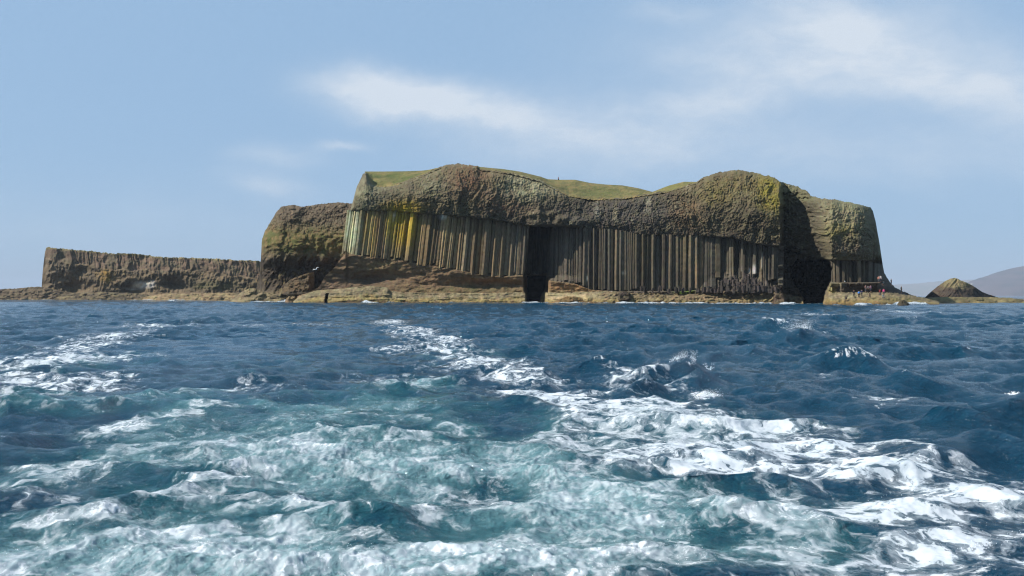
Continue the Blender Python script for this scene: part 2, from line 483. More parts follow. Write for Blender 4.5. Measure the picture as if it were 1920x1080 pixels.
def face_colour(PX, PY):
    b = brow(PX); ct = coltop(PX); cb = colbot(PX)
    U = (PX - 960) * 0.155 + .55 * recess2(PX, PY); V = (HOR - PY) * 0.155
    n1 = fbm(U / 5, V / 4, 4, 41); n2 = fbm(U / 1.3, V / 1.6, 3, 42); n3 = fbm(U / 2.2, V / 2.0, 3, 43); n4 = fbm(U / 0.9, V / 0.9, 2, 44)
    sh = PX.shape + (3,)
    c = np.broadcast_to(alb((92, 85, 63)), sh).copy()
    c = c + (alb((112, 104, 78)) - c) * (sst(n1, .05, .5) * .6)[..., None]
    c = c + (alb((74, 66, 55)) - c) * (sst(-n1, .0, .45) * .7)[..., None]
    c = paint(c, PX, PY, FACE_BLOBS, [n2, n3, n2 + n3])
    # dark band at the foot of the upper tier
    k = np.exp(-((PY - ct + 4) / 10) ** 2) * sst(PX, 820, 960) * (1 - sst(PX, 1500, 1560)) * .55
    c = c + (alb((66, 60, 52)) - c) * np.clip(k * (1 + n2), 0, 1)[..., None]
    # lichen specks
    c = c + (alb((150, 148, 120)) - c) * (sst(n4, .25, .5) * .5 * sst(n1 + n2 * .4, -.1, .4))[..., None]
    # columns
    colz = sst(PY, ct - 1.5, ct + 1.5) * (1 - sst(PY, cb - 2, cb + 2))
    st = perlin(U / 0.75 + (PY - ct) * .012, V / 25, 47)
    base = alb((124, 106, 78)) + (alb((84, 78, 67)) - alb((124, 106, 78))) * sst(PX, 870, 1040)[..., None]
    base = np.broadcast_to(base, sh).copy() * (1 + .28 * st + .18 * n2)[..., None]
    base = paint(base, PX, PY, [(660, 432, 20, 50, (178, 182, 146), .9), (698, 430, 22, 44, (158, 136, 74), .7), (716, 440, 10, 44, (108, 96, 84), .7), (735, 425, 12, 36, (150, 136, 80), .7),
                                (752, 424, 22, 42, (174, 148, 46), .8), (774, 428, 11, 46, (170, 132, 50), .6), (808, 445, 10, 50, (128, 112, 84), .7), (845, 445, 14, 50, (150, 132, 96), .7),
                                (830, 406, 8, 5, (220, 215, 200), .8), (738, 402, 3, 12, (230, 225, 210), .9), (1030, 465, 60, 40, (96, 92, 86), .5), (1150, 470, 25, 60, (106, 98, 82), .6), (1205, 470, 22, 50, (98, 88, 62), .6), (1290, 470, 30, 45, (112, 102, 78), .7), (1310, 510, 6, 30, (140, 116, 84), .7),
                                (1350, 480, 30, 30, (98, 92, 76), .5), (1169, 512, 4, 3, (170, 165, 150), .7), (1101, 522, 2.5, 4, (190, 184, 160), .8),
                                (1429, 490, 1.3, 26, (225, 220, 205), 1.0), (1424.5, 492, 1.0, 18, (205, 200, 186), .9), (1413.5, 505, 2.0, 10, (225, 220, 208), 1.0), (1405, 508, 1.2, 5, (205, 200, 188), .8), (1454, 480, 2.2, 22, (150, 142, 120), .9)],
                 [st * .6 + n3 * .5, n2 * .8])
    ky = .75 * np.exp(-(((PX - 756) / 30) ** 2 + ((PY - 418) / 34) ** 2) ** 1.3) * np.clip(.8 + .5 * n3 + .35 * st, 0, 1.2)
    base = base + (alb((172, 146, 48)) - base) * np.clip(ky, 0, 1)[..., None]
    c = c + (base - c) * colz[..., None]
    # bed under the columns
    tuff = sst(PY, cb - 2, cb + 2)
    tb = alb((112, 92, 68)) * np.ones(sh, np.float32)
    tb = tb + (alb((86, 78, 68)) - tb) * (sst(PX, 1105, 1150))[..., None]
    tb = paint(tb, PX, PY, [(690, 524, 60, 13, (78, 68, 58), .7), (620, 535, 40, 18, (100, 84, 68), .6), (900, 526, 90, 7, (128, 96, 66), .6), (880, 543, 110, 6, (88, 84, 54), .7), (720, 500, 40, 12, (120, 104, 70), .5),
                             (1080, 540, 50, 8, (140, 108, 72), .8), (1060, 552, 60, 7, (168, 148, 112), .9), (1285, 545, 18, 9, (92, 120, 42), 1.0), (1285, 540, 8, 8, (96, 128, 40), .8), (1400, 520, 60, 22, (66, 58, 54), .7),
                             (1610, 540, 50, 12, (74, 66, 58), .8), (1680, 548, 40, 8, (72, 64, 56), .8), (1560, 545, 9, 12, (150, 140, 96), .8), (1570, 533, 9, 5, (160, 152, 120), .7), (1147, 542, 2.5, 5, (225, 222, 214), 1.2)], [n2, n3])
    tb = tb * (1 + .4 * fbm(U / 6, V / .8, 4, 49) + .35 * n2)[..., None]
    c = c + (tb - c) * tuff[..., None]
    # cave insides near black: wet, dark stone with the shade put into the colour
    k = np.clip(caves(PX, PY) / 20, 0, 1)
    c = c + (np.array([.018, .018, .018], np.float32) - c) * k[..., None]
    return np.clip(c, .006, .8)


head = tag(empty('basalt_headland', (20, 235, 0)), 'tall brown basalt headland with a wall of upright columns and two dark sea caves', 'cliff')
xs = np.arange(557, 1745, 0.85)
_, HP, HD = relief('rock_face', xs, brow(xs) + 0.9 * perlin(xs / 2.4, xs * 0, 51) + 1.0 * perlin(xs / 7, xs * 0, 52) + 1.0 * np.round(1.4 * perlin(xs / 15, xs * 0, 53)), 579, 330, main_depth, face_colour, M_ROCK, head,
                   back=((6, .3), (20, .8), (45, 1.5), (80, 3)))
browD = HD[-1]

# grass on the top


def grass_cap(x0, x1, wide):
    xs2 = np.arange(x0, x1, 1.0); nr = 46
    yb = brow(xs2) + 2.2; yt = np.minimum(skyl(xs2), yb - .4)
    edge = 1.6 * perlin(xs2 / 5, xs2 * 0, 55) + 1.2 * perlin(xs2 / 1.8, xs2 * 0, 58)
    t = np.linspace(0, 1, nr)[:, None]
    PY = yb[None] + (yt - yb)[None] * t + edge[None] * np.clip(1 - t * 7, 0, 1); PX = np.broadcast_to(xs2[None], PY.shape)
    D = np.interp(xs2, xs, np.convolve(np.pad(browD, 20, mode='edge'), np.ones(41) / 41, 'valid'))[None] - 1.6 + wide * t ** 1.15
    U = (PX - 960) * .165; Vd = D
    bump = 0.30 * fbm(U / 1.6, Vd / 1.6, 3, 61) + .5 * fbm(U / 6, Vd / 6, 2, 62)
    P = at(PX, PY, D); P[..., 2] += bump * np.sin(pi * np.clip(t * 1.0, 0, 1)) ** .5 * .9 
    n1 = fbm(U / 8, Vd / 8, 4, 63); n2 = fbm(U / 2, Vd / 5, 3, 65)
    c = np.broadcast_to(alb((112, 106, 66)), P.shape).copy()
    c = c + (alb((88, 92, 50)) - c) * (sst(n1, -.15, .3) * .8)[..., None]
    c = c + (alb((136, 118, 76)) - c) * (sst(n2, -.1, .35) * .75 + .6 * (1 - sst(t, 0, .25)) * (1 + 0 * n2))[..., None] * .8
    c = paint(c, PX, PY, [(735, 333, 50, 9, (78, 88, 44), .8), (1120, 362, 50, 9, (86, 92, 50), .6), (1260, 352, 30, 8, (112, 110, 58), .5)], [n1, n2])
    rows = [P]; cr = [c]; last = P[-1]
    for dd, dz in ((8, 1.2), (30, 4)):
        q = last.copy(); q[:, 0] *= (last[:, 1] + dd) / last[:, 1]; q[:, 1] += dd; q[:, 2] -= dz; rows.append(q[None]); cr.append(c[-1:])
    P = np.concatenate(rows); c = np.concatenate(cr)
    return mesh_obj('grass_cap', P.reshape(-1, 3), grid_faces(P.shape[0], len(xs2)), M_GRASS, head, c.reshape(-1, 3))


grass_cap(684, 828, 26)
grass_cap(893, 1224, 36)
grass_cap(1222, 1320, 34)

# standing columns


def prism(x_top, y_top, x_bot, y_bot, r, dshift, sides, seed, cap=0.0):
    """one upright column: a jointed many-sided shaft"""
    R = np.random.default_rng(seed)
    n = max(5, int(abs(y_bot - y_top) / 3.2))
    tt = np.linspace(0, 1, n)
    px = x_top + (x_bot - x_top) * tt + 0.3 * np.sin(tt * 5 + seed)
    py = y_top + (y_bot - y_top) * tt
    ymid = np.clip(py, coltop(px) + 4, colbot(px) - 3)
    D = main_depth(px[None], ymid[None], None, False)[0]
    D = np.minimum(np.median(D) * .6 + D * .4, D) - 1.0 + dshift
    ctr = at(px, py, D)
    a0 = R.random() * 6
    av = a0 + np.arange(sides) * 2 * pi / sides + (R.random(sides) - .5) * .5
    ru = 0.85 + .3 * R.random(sides)
    V = []
    for i in range(n):
        jr = r * (1 + .04 * (R.random() - .5))
        jx, jy = (R.random(2) - .5) * r * .1
        for k in range(sides):
            V.append((ctr[i, 0] + jx + cos(av[k]) * jr * ru[k], ctr[i, 1] + jy + sin(av[k]) * jr * ru[k], ctr[i, 2]))
    Fc = []
    for i in range(n - 1):
        for k in range(sides):
            k2 = (k + 1) % sides
            Fc.append((i * sides + k2, i * sides + k, (i + 1) * sides + k, (i + 1) * sides + k2))
    Fc.append(tuple(range(sides))); Fc.append(tuple((n - 1) * sides + k for k in reversed(range(sides))))
    V = np.array(V, np.float32)
    PXv = np.repeat(px, sides); PYv = np.repeat(np.clip(py, coltop(px) + 4, colbot(px) - 3), sides)
    c = face_colour(PXv[None] + 0.001, PYv[None])[0]
    c *= (0.62 + .66 * R.random()) * np.array([1.03, 1.0, .95]) ** R.normal() * (1 + .16 * (R.random((n, 1, 1)) - .5) * np.ones((n, sides, 1))).reshape(-1, 1)
    # bases are splashed and darker stained
    return V, Fc, np.clip(c, .01, .8)


def lean_at(x):
    return np.interp(x, [640, 720, 840, 950, 985, 1030, 1100, 1700], [10, 12, 12, 8, 6, 3, 1, 0])


col_specs = []
x = 651.0
while x < 1462:
    w = 3.6 + 6.4 * random.random() ** 1.5
    if 990 < x < 1040: w *= 1.25
    xc = x + w / 2
    yt = float(coltop(xc)); yb = float(colbot(xc))
    if xc > 1335: yb = min(yb, 500 + abs(xc - 1388) * .42 + random.uniform(-6, 26))
    col_specs.append((xc, yt - 3 + random.uniform(0, 1.5), xc - float(lean_at(xc)), yb + random.uniform(-8, 3) * random.random() ** .5, w))
    x += w * 0.93
x = 1562.0
while x < 1632:
    w = 4.2 + 3.5 * random.random(); xc = x + w / 2
    col_specs.append((xc, float(coltop(xc)) - 2, xc + .5, 530 + random.uniform(-1, 1), w)); x += w * .95
limit = sorted((q[4] for q in col_specs), reverse=True)[min(97, len(col_specs) - 1)]
TV, TF, TC, tn0 = [], [], [], 0
for i, (xt, yt, xb, yb, w) in enumerate(col_specs):
    d = float(Dface(xt)); r = w * .5 * d / F * 1.1
    prot = random.choice([-1.1, -.7, -.3, 0, .3, .6, 1.0, 1.5]) * (.42 if xt < 985 else .8 if xt > 1100 else .25)
    if 1040 < xt < 1340: prot *= .55
    V, Fc, c = prism(xt, yt, xb, yb, r, prot + .35, random.choice([5, 6, 6, 6, 7]), 100 + i)
    if w > limit:
        mesh_obj('basalt_column', V, Fc, M_COLUMN, head, c, smooth=False)
    else:
        TV.append(V); TC.append(c); TF += [tuple(k + tn0 for k in f) for f in Fc]; tn0 += len(V)
thin = mesh_obj('thin_columns', np.concatenate(TV), TF, M_COLUMN, head, np.concatenate(TC), smooth=False)
thin['kind'] = 'stuff'
print('columns', len(col_specs))

# broken stumps at the foot of the wall
RV, RF, RC = [], [], []
n0 = 0
for i in range(150):
    xx = random.gauss(1398, 34) if i < 105 else random.uniform(1180, 1470)
    if not 1150 < xx < 1466: continue
    low = 546
    top = 503 + abs(xx - 1390) * .5 if i < 105 else 530
    yb = random.uniform(min(top + 12, 543), low); hgt = random.uniform(3, 9) if i < 105 else random.uniform(3, 7)
    r = random.uniform(1.8, 3.2) * .152
    V, Fc, c = prism(xx + random.uniform(-1.5, 1.5), yb - hgt, xx, yb + 4, r, -1.6 - 2.2 * sst(yb, 500, 546) + random.uniform(-.6, .6), random.choice([5, 6]), 900 + i)
    c = np.broadcast_to(alb((62, 56, 52)), c.shape) * random.uniform(.7, 1.3)
    RV.append(V); RC.append(c); RF += [tuple(k + n0 for k in f) for f in Fc]; n0 += len(V)
rub = mesh_obj('column_rubble', np.concatenate(RV), RF, M_COLUMN, head, np.concatenate(RC), smooth=False)
rub['kind'] = 'stuff'

# pale shelf of rock at the water's edge
ledge_out = tab(548, 6, 640, 8, 735, 6, 986, 5, 1100, 7, 1400, 6, 1500, 5, 1560, 14, 1650, 17, 1700, 18, 1762, 20)


def ledge_depth(PX, PY, v=None, fine=True):
    lt = ledgetop(PX); t = np.clip((PY - lt) / (572 - lt).clip(3), 0, 1)   # 0 at the top, 1 at the water
    pr = ledge_out(PX)
    D = Dface(PX) - 1.2 - pr * (0.25 + .75 * t ** .8)
    U = (PX - 960) * .155; V = (HOR - PY) * .155
    if fine:
        bed = 0.7 * fbm(U / 9, V / .7, 4, 71) + .9 * fbm(U / 3.2, V / 2, 4, 72)
        c1, c2, ci = cells(U / 3.5 + .4 * perlin(U, V, 74), V / 1.6, 9)
        D = D - bed - .25 * (ci - .5) + .15 * (1 - sst(c2 - c1, 0, .1))
        k = (1 - sst(np.abs(PX - (614 - (PY - 552) * .2 + perlin(PY / 4, PX / 40, 7))), 1.5, 3.2)) * sst(PY, 549, 553)
        D = D + 5 * k
        rough = sst(PX, 1100, 1180) * 1.0
        D = D + .8 * recess1(PX, np.full_like(PX, 480)) * (1 - sst(PX, 1018, 1026))
        D = D - rough * .8 * ridge(U / 1.6, V / .9, 3, 75)
    D = D + 0.9 * recess2(PX, np.full_like(PX, 500)) + caves(PX, PY)
    return D


def ledge_colour(PX, PY):
    U = (PX - 960) * .155; V = (HOR - PY) * .155
    lt = ledgetop(PX); t = np.clip((PY - lt) / (571 - lt).clip(3), 0, 1)
    n1 = fbm(U / 4, V / 1.2, 4, 76); n2 = fbm(U / 1.2, V / .8, 3, 77)
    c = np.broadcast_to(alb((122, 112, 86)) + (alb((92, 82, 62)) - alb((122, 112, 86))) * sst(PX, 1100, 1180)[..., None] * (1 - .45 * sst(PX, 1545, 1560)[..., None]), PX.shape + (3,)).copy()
    c = c + (alb((104, 92, 68)) - c) * (sst(n1, -.1, .4) * .85)[..., None]
    c = c + (alb((150, 132, 80)) - c) * (sst(t + .25 * n1, .35, .75) * .7)[..., None]
    c = c + (alb((72, 58, 42)) - c) * (sst(t + .3 * n2, .66, .88) * .92)[..., None]
    c = c + (alb((120, 106, 82)) - c) * (sst(PX, 1110, 1170) * (1 - sst(PX, 1545, 1552)) * .55)[..., None]
    c = paint(c, PX, PY, [(1440, 548, 40, 6, (128, 112, 84), .6), (1600, 567, 70, 4, (124, 104, 64), .8), (1590, 556, 40, 6, (138, 130, 104), .6), (1650, 556, 50, 6, (126, 112, 82), .7), (1700, 562, 50, 6, (112, 102, 66), .7), (1480, 560, 20, 9, (120, 112, 92), .6), (1060, 556, 60, 6, (174, 156, 120), .6)], [n1, n2])
    c = c * (1 + .6 * n2 + .3 * fbm(U / .5, V / .4, 2, 78))[..., None]
    k = np.clip(caves(PX, PY) / 20, 0, 1)  # cave mouths darkened likewise, their shade put into the colour
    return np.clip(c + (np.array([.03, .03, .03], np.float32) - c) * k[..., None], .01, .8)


xl_ = np.arange(548, 1762, 0.9)
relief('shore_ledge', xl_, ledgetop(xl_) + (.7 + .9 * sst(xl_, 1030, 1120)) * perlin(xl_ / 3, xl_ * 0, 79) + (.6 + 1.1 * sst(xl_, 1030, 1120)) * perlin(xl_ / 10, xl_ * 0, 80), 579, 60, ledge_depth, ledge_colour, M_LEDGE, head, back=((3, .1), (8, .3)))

# ------------------------------------------------------------------ LEFT CRAG
crag_top = tab(478, 552, 486, 520, 487.5, 500, 489, 487, 490, 470, 491, 449, 497, 433, 508, 415, 518, 398, 528, 387, 551, 384, 566, 387.5, 585, 385, 604, 382, 634, 379.5, 661, 381.5, 690, 384)


def crag_depth(PX, PY, v=None):
    U = (PX - 960) * .2; V = (HOR - PY) * .2
    D = 300 - (PX - 480) * .06
    bt = crag_top(PX); s = np.clip((PY - bt) / 70, 0, 1); t = np.clip(1 - s, 0, 1)
    D = D + 8 * (1 - np.sqrt(np.maximum(1 - t * t * .97, 0)))
    t = np.clip((530 - PX) / 42, 0, 1); D = D + 10 * (1 - np.sqrt(np.maximum(1 - t * t * .98, 0)))
    mid = np.exp(-((PY - 455) / 28) ** 2)
    D = D - 3.5 * mid + 3.5 * sst(PY, 478, 505) - 5.0 * sst(PY, 535, 560)
    wx = U + 1.5 * perlin(U / 6, V / 6, 81); wy = V + 1.5 * perlin(U / 6, V / 6, 82)
    c1, c2, ci = cells(wx / 1.1, wy / 1.1, 11)
    upper = 1 - sst(PY + 6 * perlin(U / 4, V / 4, 85), 425, 445)
    low = sst(PY, 470, 490)
    D = D - upper * (.8 * (ci - .5) - .45 * (1 - sst(c2 - c1, 0, .25)) + 1.2 * fbm(U / 4, V / 3, 4, 186))
    D = D - (1 - upper) * 1.8 * fbm(wx / 3, wy / 2.5, 5, 83) - low * 2.2 * ridge((wx - wy * .35) / 4.5, wy / 9, 4, 84)
    return D - 2.5 * fbm(U / 14, V / 12, 3, 86)


def crag_colour(PX, PY):
    U = (PX - 960) * .2; V = (HOR - PY) * .2
    n1 = fbm(U / 4, V / 3, 4, 87); n2 = fbm(U / 1.4, V / 1.2, 3, 88)
    c = np.broadcast_to(alb((88, 77, 62)), PX.shape + (3,)).copy()
    c = c + (alb((134, 116, 92)) - c) * (sst(n2, .15, .5) * .6)[..., None]
    g = np.exp(-((PY - 452 + (PX - 570) * -.06) / 27) ** 2) * 1.2
    gc = alb((92, 86, 46)) + (alb((112, 94, 58)) - alb((92, 86, 46))) * sst(n2, -.1, .3)[..., None]
    gc = gc + (alb((76, 82, 38)) - gc) * (sst(n1, .05, .4) * .8)[..., None]
    c = c + (gc - c) * np.clip(g * (1 + .5 * n1), 0, 1)[..., None]
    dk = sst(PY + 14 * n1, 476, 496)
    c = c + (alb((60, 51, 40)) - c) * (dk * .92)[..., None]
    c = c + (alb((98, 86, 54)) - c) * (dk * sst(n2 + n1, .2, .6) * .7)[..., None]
    c = c + (alb((124, 112, 84)) - c) * (sst(PY + 6 * n1, 540, 556) * (1 - sst(PX, 560, 600)) * .7)[..., None]
    return np.clip(c, .01, .7)


xc_ = np.arange(478, 690, 0.85)
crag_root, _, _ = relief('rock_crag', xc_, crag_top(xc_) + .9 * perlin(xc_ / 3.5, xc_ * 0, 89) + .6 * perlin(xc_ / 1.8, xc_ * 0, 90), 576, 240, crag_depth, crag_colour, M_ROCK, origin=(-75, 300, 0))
tag(crag_root, 'rough brown crag with a mossy green belly rising behind the left end of the headland', 'cliff')

# ------------------------------------------------------------------ FAR LEFT CLIFF
far_top = tab(76, 552, 78, 540, 79.5, 515, 81, 500, 84, 475, 87, 464, 100, 465, 137, 468, 189, 473, 240, 476, 275, 478, 309, 482, 345, 483, 378, 484, 410, 485.5, 447, 487.5, 488, 489.5, 530, 491)


def far_depth(PX, PY, v=None):
    U = (PX - 960) * .3; V = (HOR - PY) * .3
    D = 470 + (PX - 80) * -.10
    t = np.clip((100 - PX) / 22, 0, 1); D = D + 12 * (1 - np.sqrt(np.maximum(1 - t * t * .98, 0)))
    split = np.interp(PX, [80, 200, 300, 360, 480], [487, 503, 510, 505, 522]) + 5 * perlin(U / 6, V * 0, 91)
    up = 1 - sst(PY, split - 2, split + 3)
    lean = U + V * .12
    lean = lean + 1.2 * perlin(U / 5, V / 4, 191)
    D = D + up * (-1.1 * np.abs(perlin(lean / 1.6, V / 14, 92)) - .9 * perlin(lean / 4.5, V / 12, 93) - .8 * fbm(U / 2.5, V / 3.0, 4, 192) + .4)
    D = D - (1 - up) * (2.4 * fbm(U / 8, V / 5, 5, 94) + 1.0 * ridge(U / 2.5, V / 5, 3, 95))
    cv = np.exp(-(((PX - 140) / 22) ** 2 + ((PY - 538) / 16) ** 2)) + np.exp(-(((PX - 250) / 22) ** 2 + ((PY - 545) / 12) ** 2)) + np.exp(-(((PX - 330) / 24) ** 2 + ((PY - 535) / 13) ** 2))
    D = D + 6 * cv - 4 * sst(PY, 546, 560)
    return D - 3.0 * fbm(U / 22, V / 18, 3, 96)


def far_colour(PX, PY):
    U = (PX - 960) * .3; V = (HOR - PY) * .3
    n1 = fbm(U / 7, V / 4, 4, 97); n2 = fbm(U / 2.2, V / 2.2, 3, 98)
    split = np.interp(PX, [80, 200, 300, 360, 480], [487, 503, 510, 505, 522]) + 5 * perlin(U / 6, V * 0, 91)
    c = np.broadcast_to(alb((104, 90, 70)), PX.shape + (3,)).copy()
    up = (1 - sst(PY, split - 3, split + 3))
    uc = alb((116, 97, 80)) + (alb((104, 94, 74)) - alb((116, 97, 80))) * sst(n1, -.2, .3)[..., None]
    uc = uc * (1 + .35 * perlin((U + V * .12) / 1.1, V / 20, 99))[..., None]
    c = c + (uc - c) * up[..., None]
    c = c + (alb((128, 110, 70)) - c) * ((1 - up) * sst(n2, .1, .5) * .6)[..., None]
    c = c + (alb((78, 70, 58)) - c) * ((1 - up) * sst(-n1, .0, .4) * .7)[..., None]
    c = paint(c, PX, PY, [(200, 518, 14, 12, (146, 116, 58), .9), (265, 535, 20, 6, (215, 210, 198), .95), (284, 533, 6, 7, (220, 215, 205), .8), (245, 541, 12, 3, (190, 186, 176), .7), (100, 500, 20, 20, (112, 100, 82), .5), (400, 535, 60, 9, (92, 90, 58), .6), (335, 535, 30, 10, (80, 72, 64), .5)], [n2, n1])
    tp = far_top(PX)
    c = c + (alb((132, 120, 82)) - c) * (1 - sst(PY - tp, 1.0, 4.0 + 2 * n1))[..., None] * .85
    return np.clip(c, .01, .75)


xf = np.arange(76, 530, 0.9)
far_root, _, _ = relief('basalt_cliff', xf, far_top(xf) + 1.0 * perlin(xf / 2.5, xf * 0, 101) + 1.4 * perlin(xf / 19, xf * 0, 102) + np.round(1.3 * perlin(xf / 9, xf * 0, 103)), 566, 130, far_depth, far_colour, M_ROCK, back=((12, .3), (40, .5), (80, 3)), origin=(-200, 460, 0))
tag(far_root, 'long flat-topped reddish brown cliff farther off beyond the mossy crag', 'cliff')


def low_rock(name, label, tops, d, ybot, col, out, seed, step=1.0, nr=36, cat='rock', dark=0.0, origin=None, back=((4, .1), (10, .6))):
    f = tab(*tops)
    x0, x1 = tops[0], tops[-2]
    xs_ = np.arange(x0, x1 + .01, step)
    k = d / F
    def dep(PX, PY, v):
        t = np.clip((PY - f(PX)) / np.maximum(ybot - f(PX), 2), 0, 1)
        U = (PX - 960) * k; V = (HOR - PY) * k
        edge = np.clip(np.minimum(PX - x0, x1 - PX) / (0.18 * (x1 - x0)), 0, 1)
        D = d - out * (t ** .8) * np.sqrt(edge) + out * .5 * (1 - edge)
        c1, c2, ci = cells(U / 2.8 + .5 * perlin(U, V, seed), V / 1.6, seed % 13)
        return D - 1.5 * fbm(U / 3, V / 1.4, 5, seed) - .5 * (ci - .5) + .25 * (1 - sst(c2 - c1, 0, .15)) - 1.3 * fbm(U / 9, V / 6, 2, seed + 1)
    def cc(PX, PY):
        t = np.clip((PY - f(PX)) / np.maximum(ybot - f(PX), 2), 0, 1)
        U = (PX - 960) * k; V = (HOR - PY) * k
        n = fbm(U / 4, V / 1.5, 4, seed + 2); n2 = fbm(U / 1.3, V / 1.0, 3, seed + 3)
        c = np.broadcast_to(alb(col[0]), PX.shape + (3,)).copy()
        c = c + (alb(col[1]) - c) * (sst(n, -.25, .35))[..., None]
        c = c + (alb(col[2]) - c) * (sst(t + .3 * n2, .7, .95) * .85)[..., None]
        return np.clip(c * (1 + .4 * n2)[..., None], .01, .7)
    yt = f(xs_) + .7 * perlin(xs_ / 5, xs_ * 0, seed + 5) + .5 * perlin(xs_ / 2, xs_ * 0, seed + 6)
    o, _, _ = relief(name, xs_, np.minimum(yt, ybot - .5), ybot, nr, dep, cc, M_LEDGE, back=back, origin=origin if origin else (float((0.5 * (x0 + x1) - 960) * k), d, 0))
    return tag(o, label, cat)


low_rock('rock_shelf', 'low dark rock shelf running out of frame left of the far flat-topped cliff', (-140, 546, -60, 543, 0, 542, 30, 541, 52, 538.5, 70, 537.5, 84, 539, 110, 545, 135, 550, 150, 556), 452, 566,
         ((86, 74, 58), (104, 90, 68), (134, 116, 84)), 9, 201)
low_rock('rock_shelf', 'dark weedy rock shelf along the foot of the far flat-topped cliff', (100, 560, 118, 552, 150, 549, 190, 547.5, 240, 549, 275, 552, 300, 556, 312, 561), 424, 567, ((80, 70, 54), (108, 96, 70), (64, 52, 40)), 8, 221)
low_rock('rock_shelf', 'pale tan rock shelf between the far cliff and the mossy crag', (262, 561, 275, 555, 300, 551, 330, 550, 370, 550.5, 410, 549, 440, 549.5, 462, 553, 478, 561), 380, 568, ((122, 104, 78), (142, 126, 92), (96, 82, 60)), 8, 241)
low_rock('shore_rock', 'humped grey tan rock rising from surf below the crag edge', (430, 564, 440, 558, 452, 548, 466, 541, 476, 540, 486, 544, 500, 549, 520, 547, 536, 552, 548, 562), 292, 571, ((128, 116, 88), (104, 92, 70), (70, 58, 46)), 7, 261, .8)
low_rock('rock_slab', 'dark tilted slab of rock lying against the foot of the crag', (530, 544, 534, 533, 545, 524, 560, 518, 575, 513, 592, 509, 606, 504, 614, 503, 617, 508, 612, 518, 602, 530, 590, 541), 284, 552, ((96, 80, 56), (76, 64, 48), (44, 38, 32)), 6, 281, .7)
low_rock('boulder', 'rounded tan boulder at the left tip of the pale shore shelf', (534, 566, 537, 559, 542, 555.5, 548, 554, 553, 555, 555, 560, 557, 566), 262, 571, ((126, 106, 78), (112, 94, 70), (74, 60, 46)), 3, 301, .5)
low_rock('reef_rock', 'low brown reef in front of the shelf just right of the narrow cave', (1030, 568, 1042, 564, 1056, 558, 1066, 555.5, 1076, 556, 1086, 557, 1096, 561, 1112, 562, 1122, 565, 1136, 568.5), 234, 573, ((104, 84, 56), (122, 100, 66), (78, 56, 40)), 4, 321, .7)
low_rock('boulder', 'dark boulder at the waterline near the right end of the causeway', (1682, 570, 1685, 566, 1689, 562.5, 1695, 562, 1700, 565, 1705, 570), 186, 575, ((60, 52, 40), (76, 66, 48), (50, 40, 32)), 3, 341, .5)
low_rock('boulder', 'dark block on the shelf at the left lip of the great cave', (1449, 566, 1450, 556, 1454, 549, 1460, 548, 1468, 551, 1472, 558, 1475, 567), 214, 573, ((74, 62, 52), (96, 84, 66), (60, 50, 40)), 3, 361, .5)
low_rock('boulder', 'dark hollow block on the tan shelf under the column wall', (1158, 556, 1161, 549, 1168, 546, 1176, 546, 1181, 549, 1183, 556), 229, 562, ((62, 54, 46), (86, 76, 58), (60, 50, 40)), 2.5, 381, .5)

# ------------------------------------------------------------------ SEA STACK AND REEF
stack_top = tab(1728, 562, 1734, 558, 1745, 547.5, 1753, 541, 1760.6, 535, 1768, 530, 1774.7, 525.6, 1782, 522.5, 1790, 521, 1796, 522.5, 1801, 525.6, 1812, 529.5, 1823, 535, 1842, 547.5, 1852, 551.5, 1864, 555, 1874, 559, 1880, 563)


def stack_depth(PX, PY, v=None):
    U = (PX - 960) * .18; V = (HOR - PY) * .18
    t = np.clip(np.abs(PX - 1800) / 74, 0, 1); D = 272 + 13 * (1 - np.sqrt(np.maximum(1 - t * t * .97, 0)))
    D = D - 9 * np.clip((PY - stack_top(PX)) / 40, 0, 1)
    wx = U * .8 + V * .6 * np.sign(PX - 1795)
    return D - .7 * ridge(wx / 1.1, (V + U * .4) / 7, 3, 401) - 1.3 * fbm(U / 4, V / 3, 4, 402)


def stack_colour(PX, PY):
    U = (PX - 960) * .18; V = (HOR - PY) * .18
    n = fbm(U / 3, V / 2, 4, 403)
    c = np.broadcast_to(alb((62, 54, 48)), PX.shape + (3,)).copy()
    k = sst(stack_top(PX) + np.interp(PX, [1760, 1790, 1830], [8, 20, 3]) + 6 * n - PY, -4, 4) * sst(PX, 1755, 1775) * (1 - sst(PX, 1812, 1828))
    c = c + (alb((130, 120, 88)) - c) * (k * .85)[..., None]
    c = c + (alb((84, 74, 64)) - c) * (sst(n, .1, .5) * .6 + .4 * (1 - sst(PX, 1750, 1785)))[..., None]
    return np.clip(c, .01, .7)


xk = np.arange(1728, 1880, .7)
stk, _, _ = relief('sea_stack', xk, stack_top(xk) + .5 * perlin(xk / 3, xk * 0, 404), 570, 100, stack_depth, stack_colour, M_ROCK, back=((6, .5), (14, 3)), origin=(155, 272, 0))
tag(stk, 'small cone-shaped dark rock islet with a pale lichen top beside the causeway', 'rock islet')
low_rock('reef', 'long low golden brown reef under the cone-shaped islet', (1690, 563, 1720, 559.5, 1745, 557.5, 1780, 557, 1820, 557, 1860, 557.5, 1885, 558, 1900, 559, 1920, 561, 1960, 562, 2010, 565), 248, 571, ((116, 106, 74), (92, 84, 58), (128, 102, 58)), 7, 421, cat='reef')

# ------------------------------------------------------------------ FAR HILLS


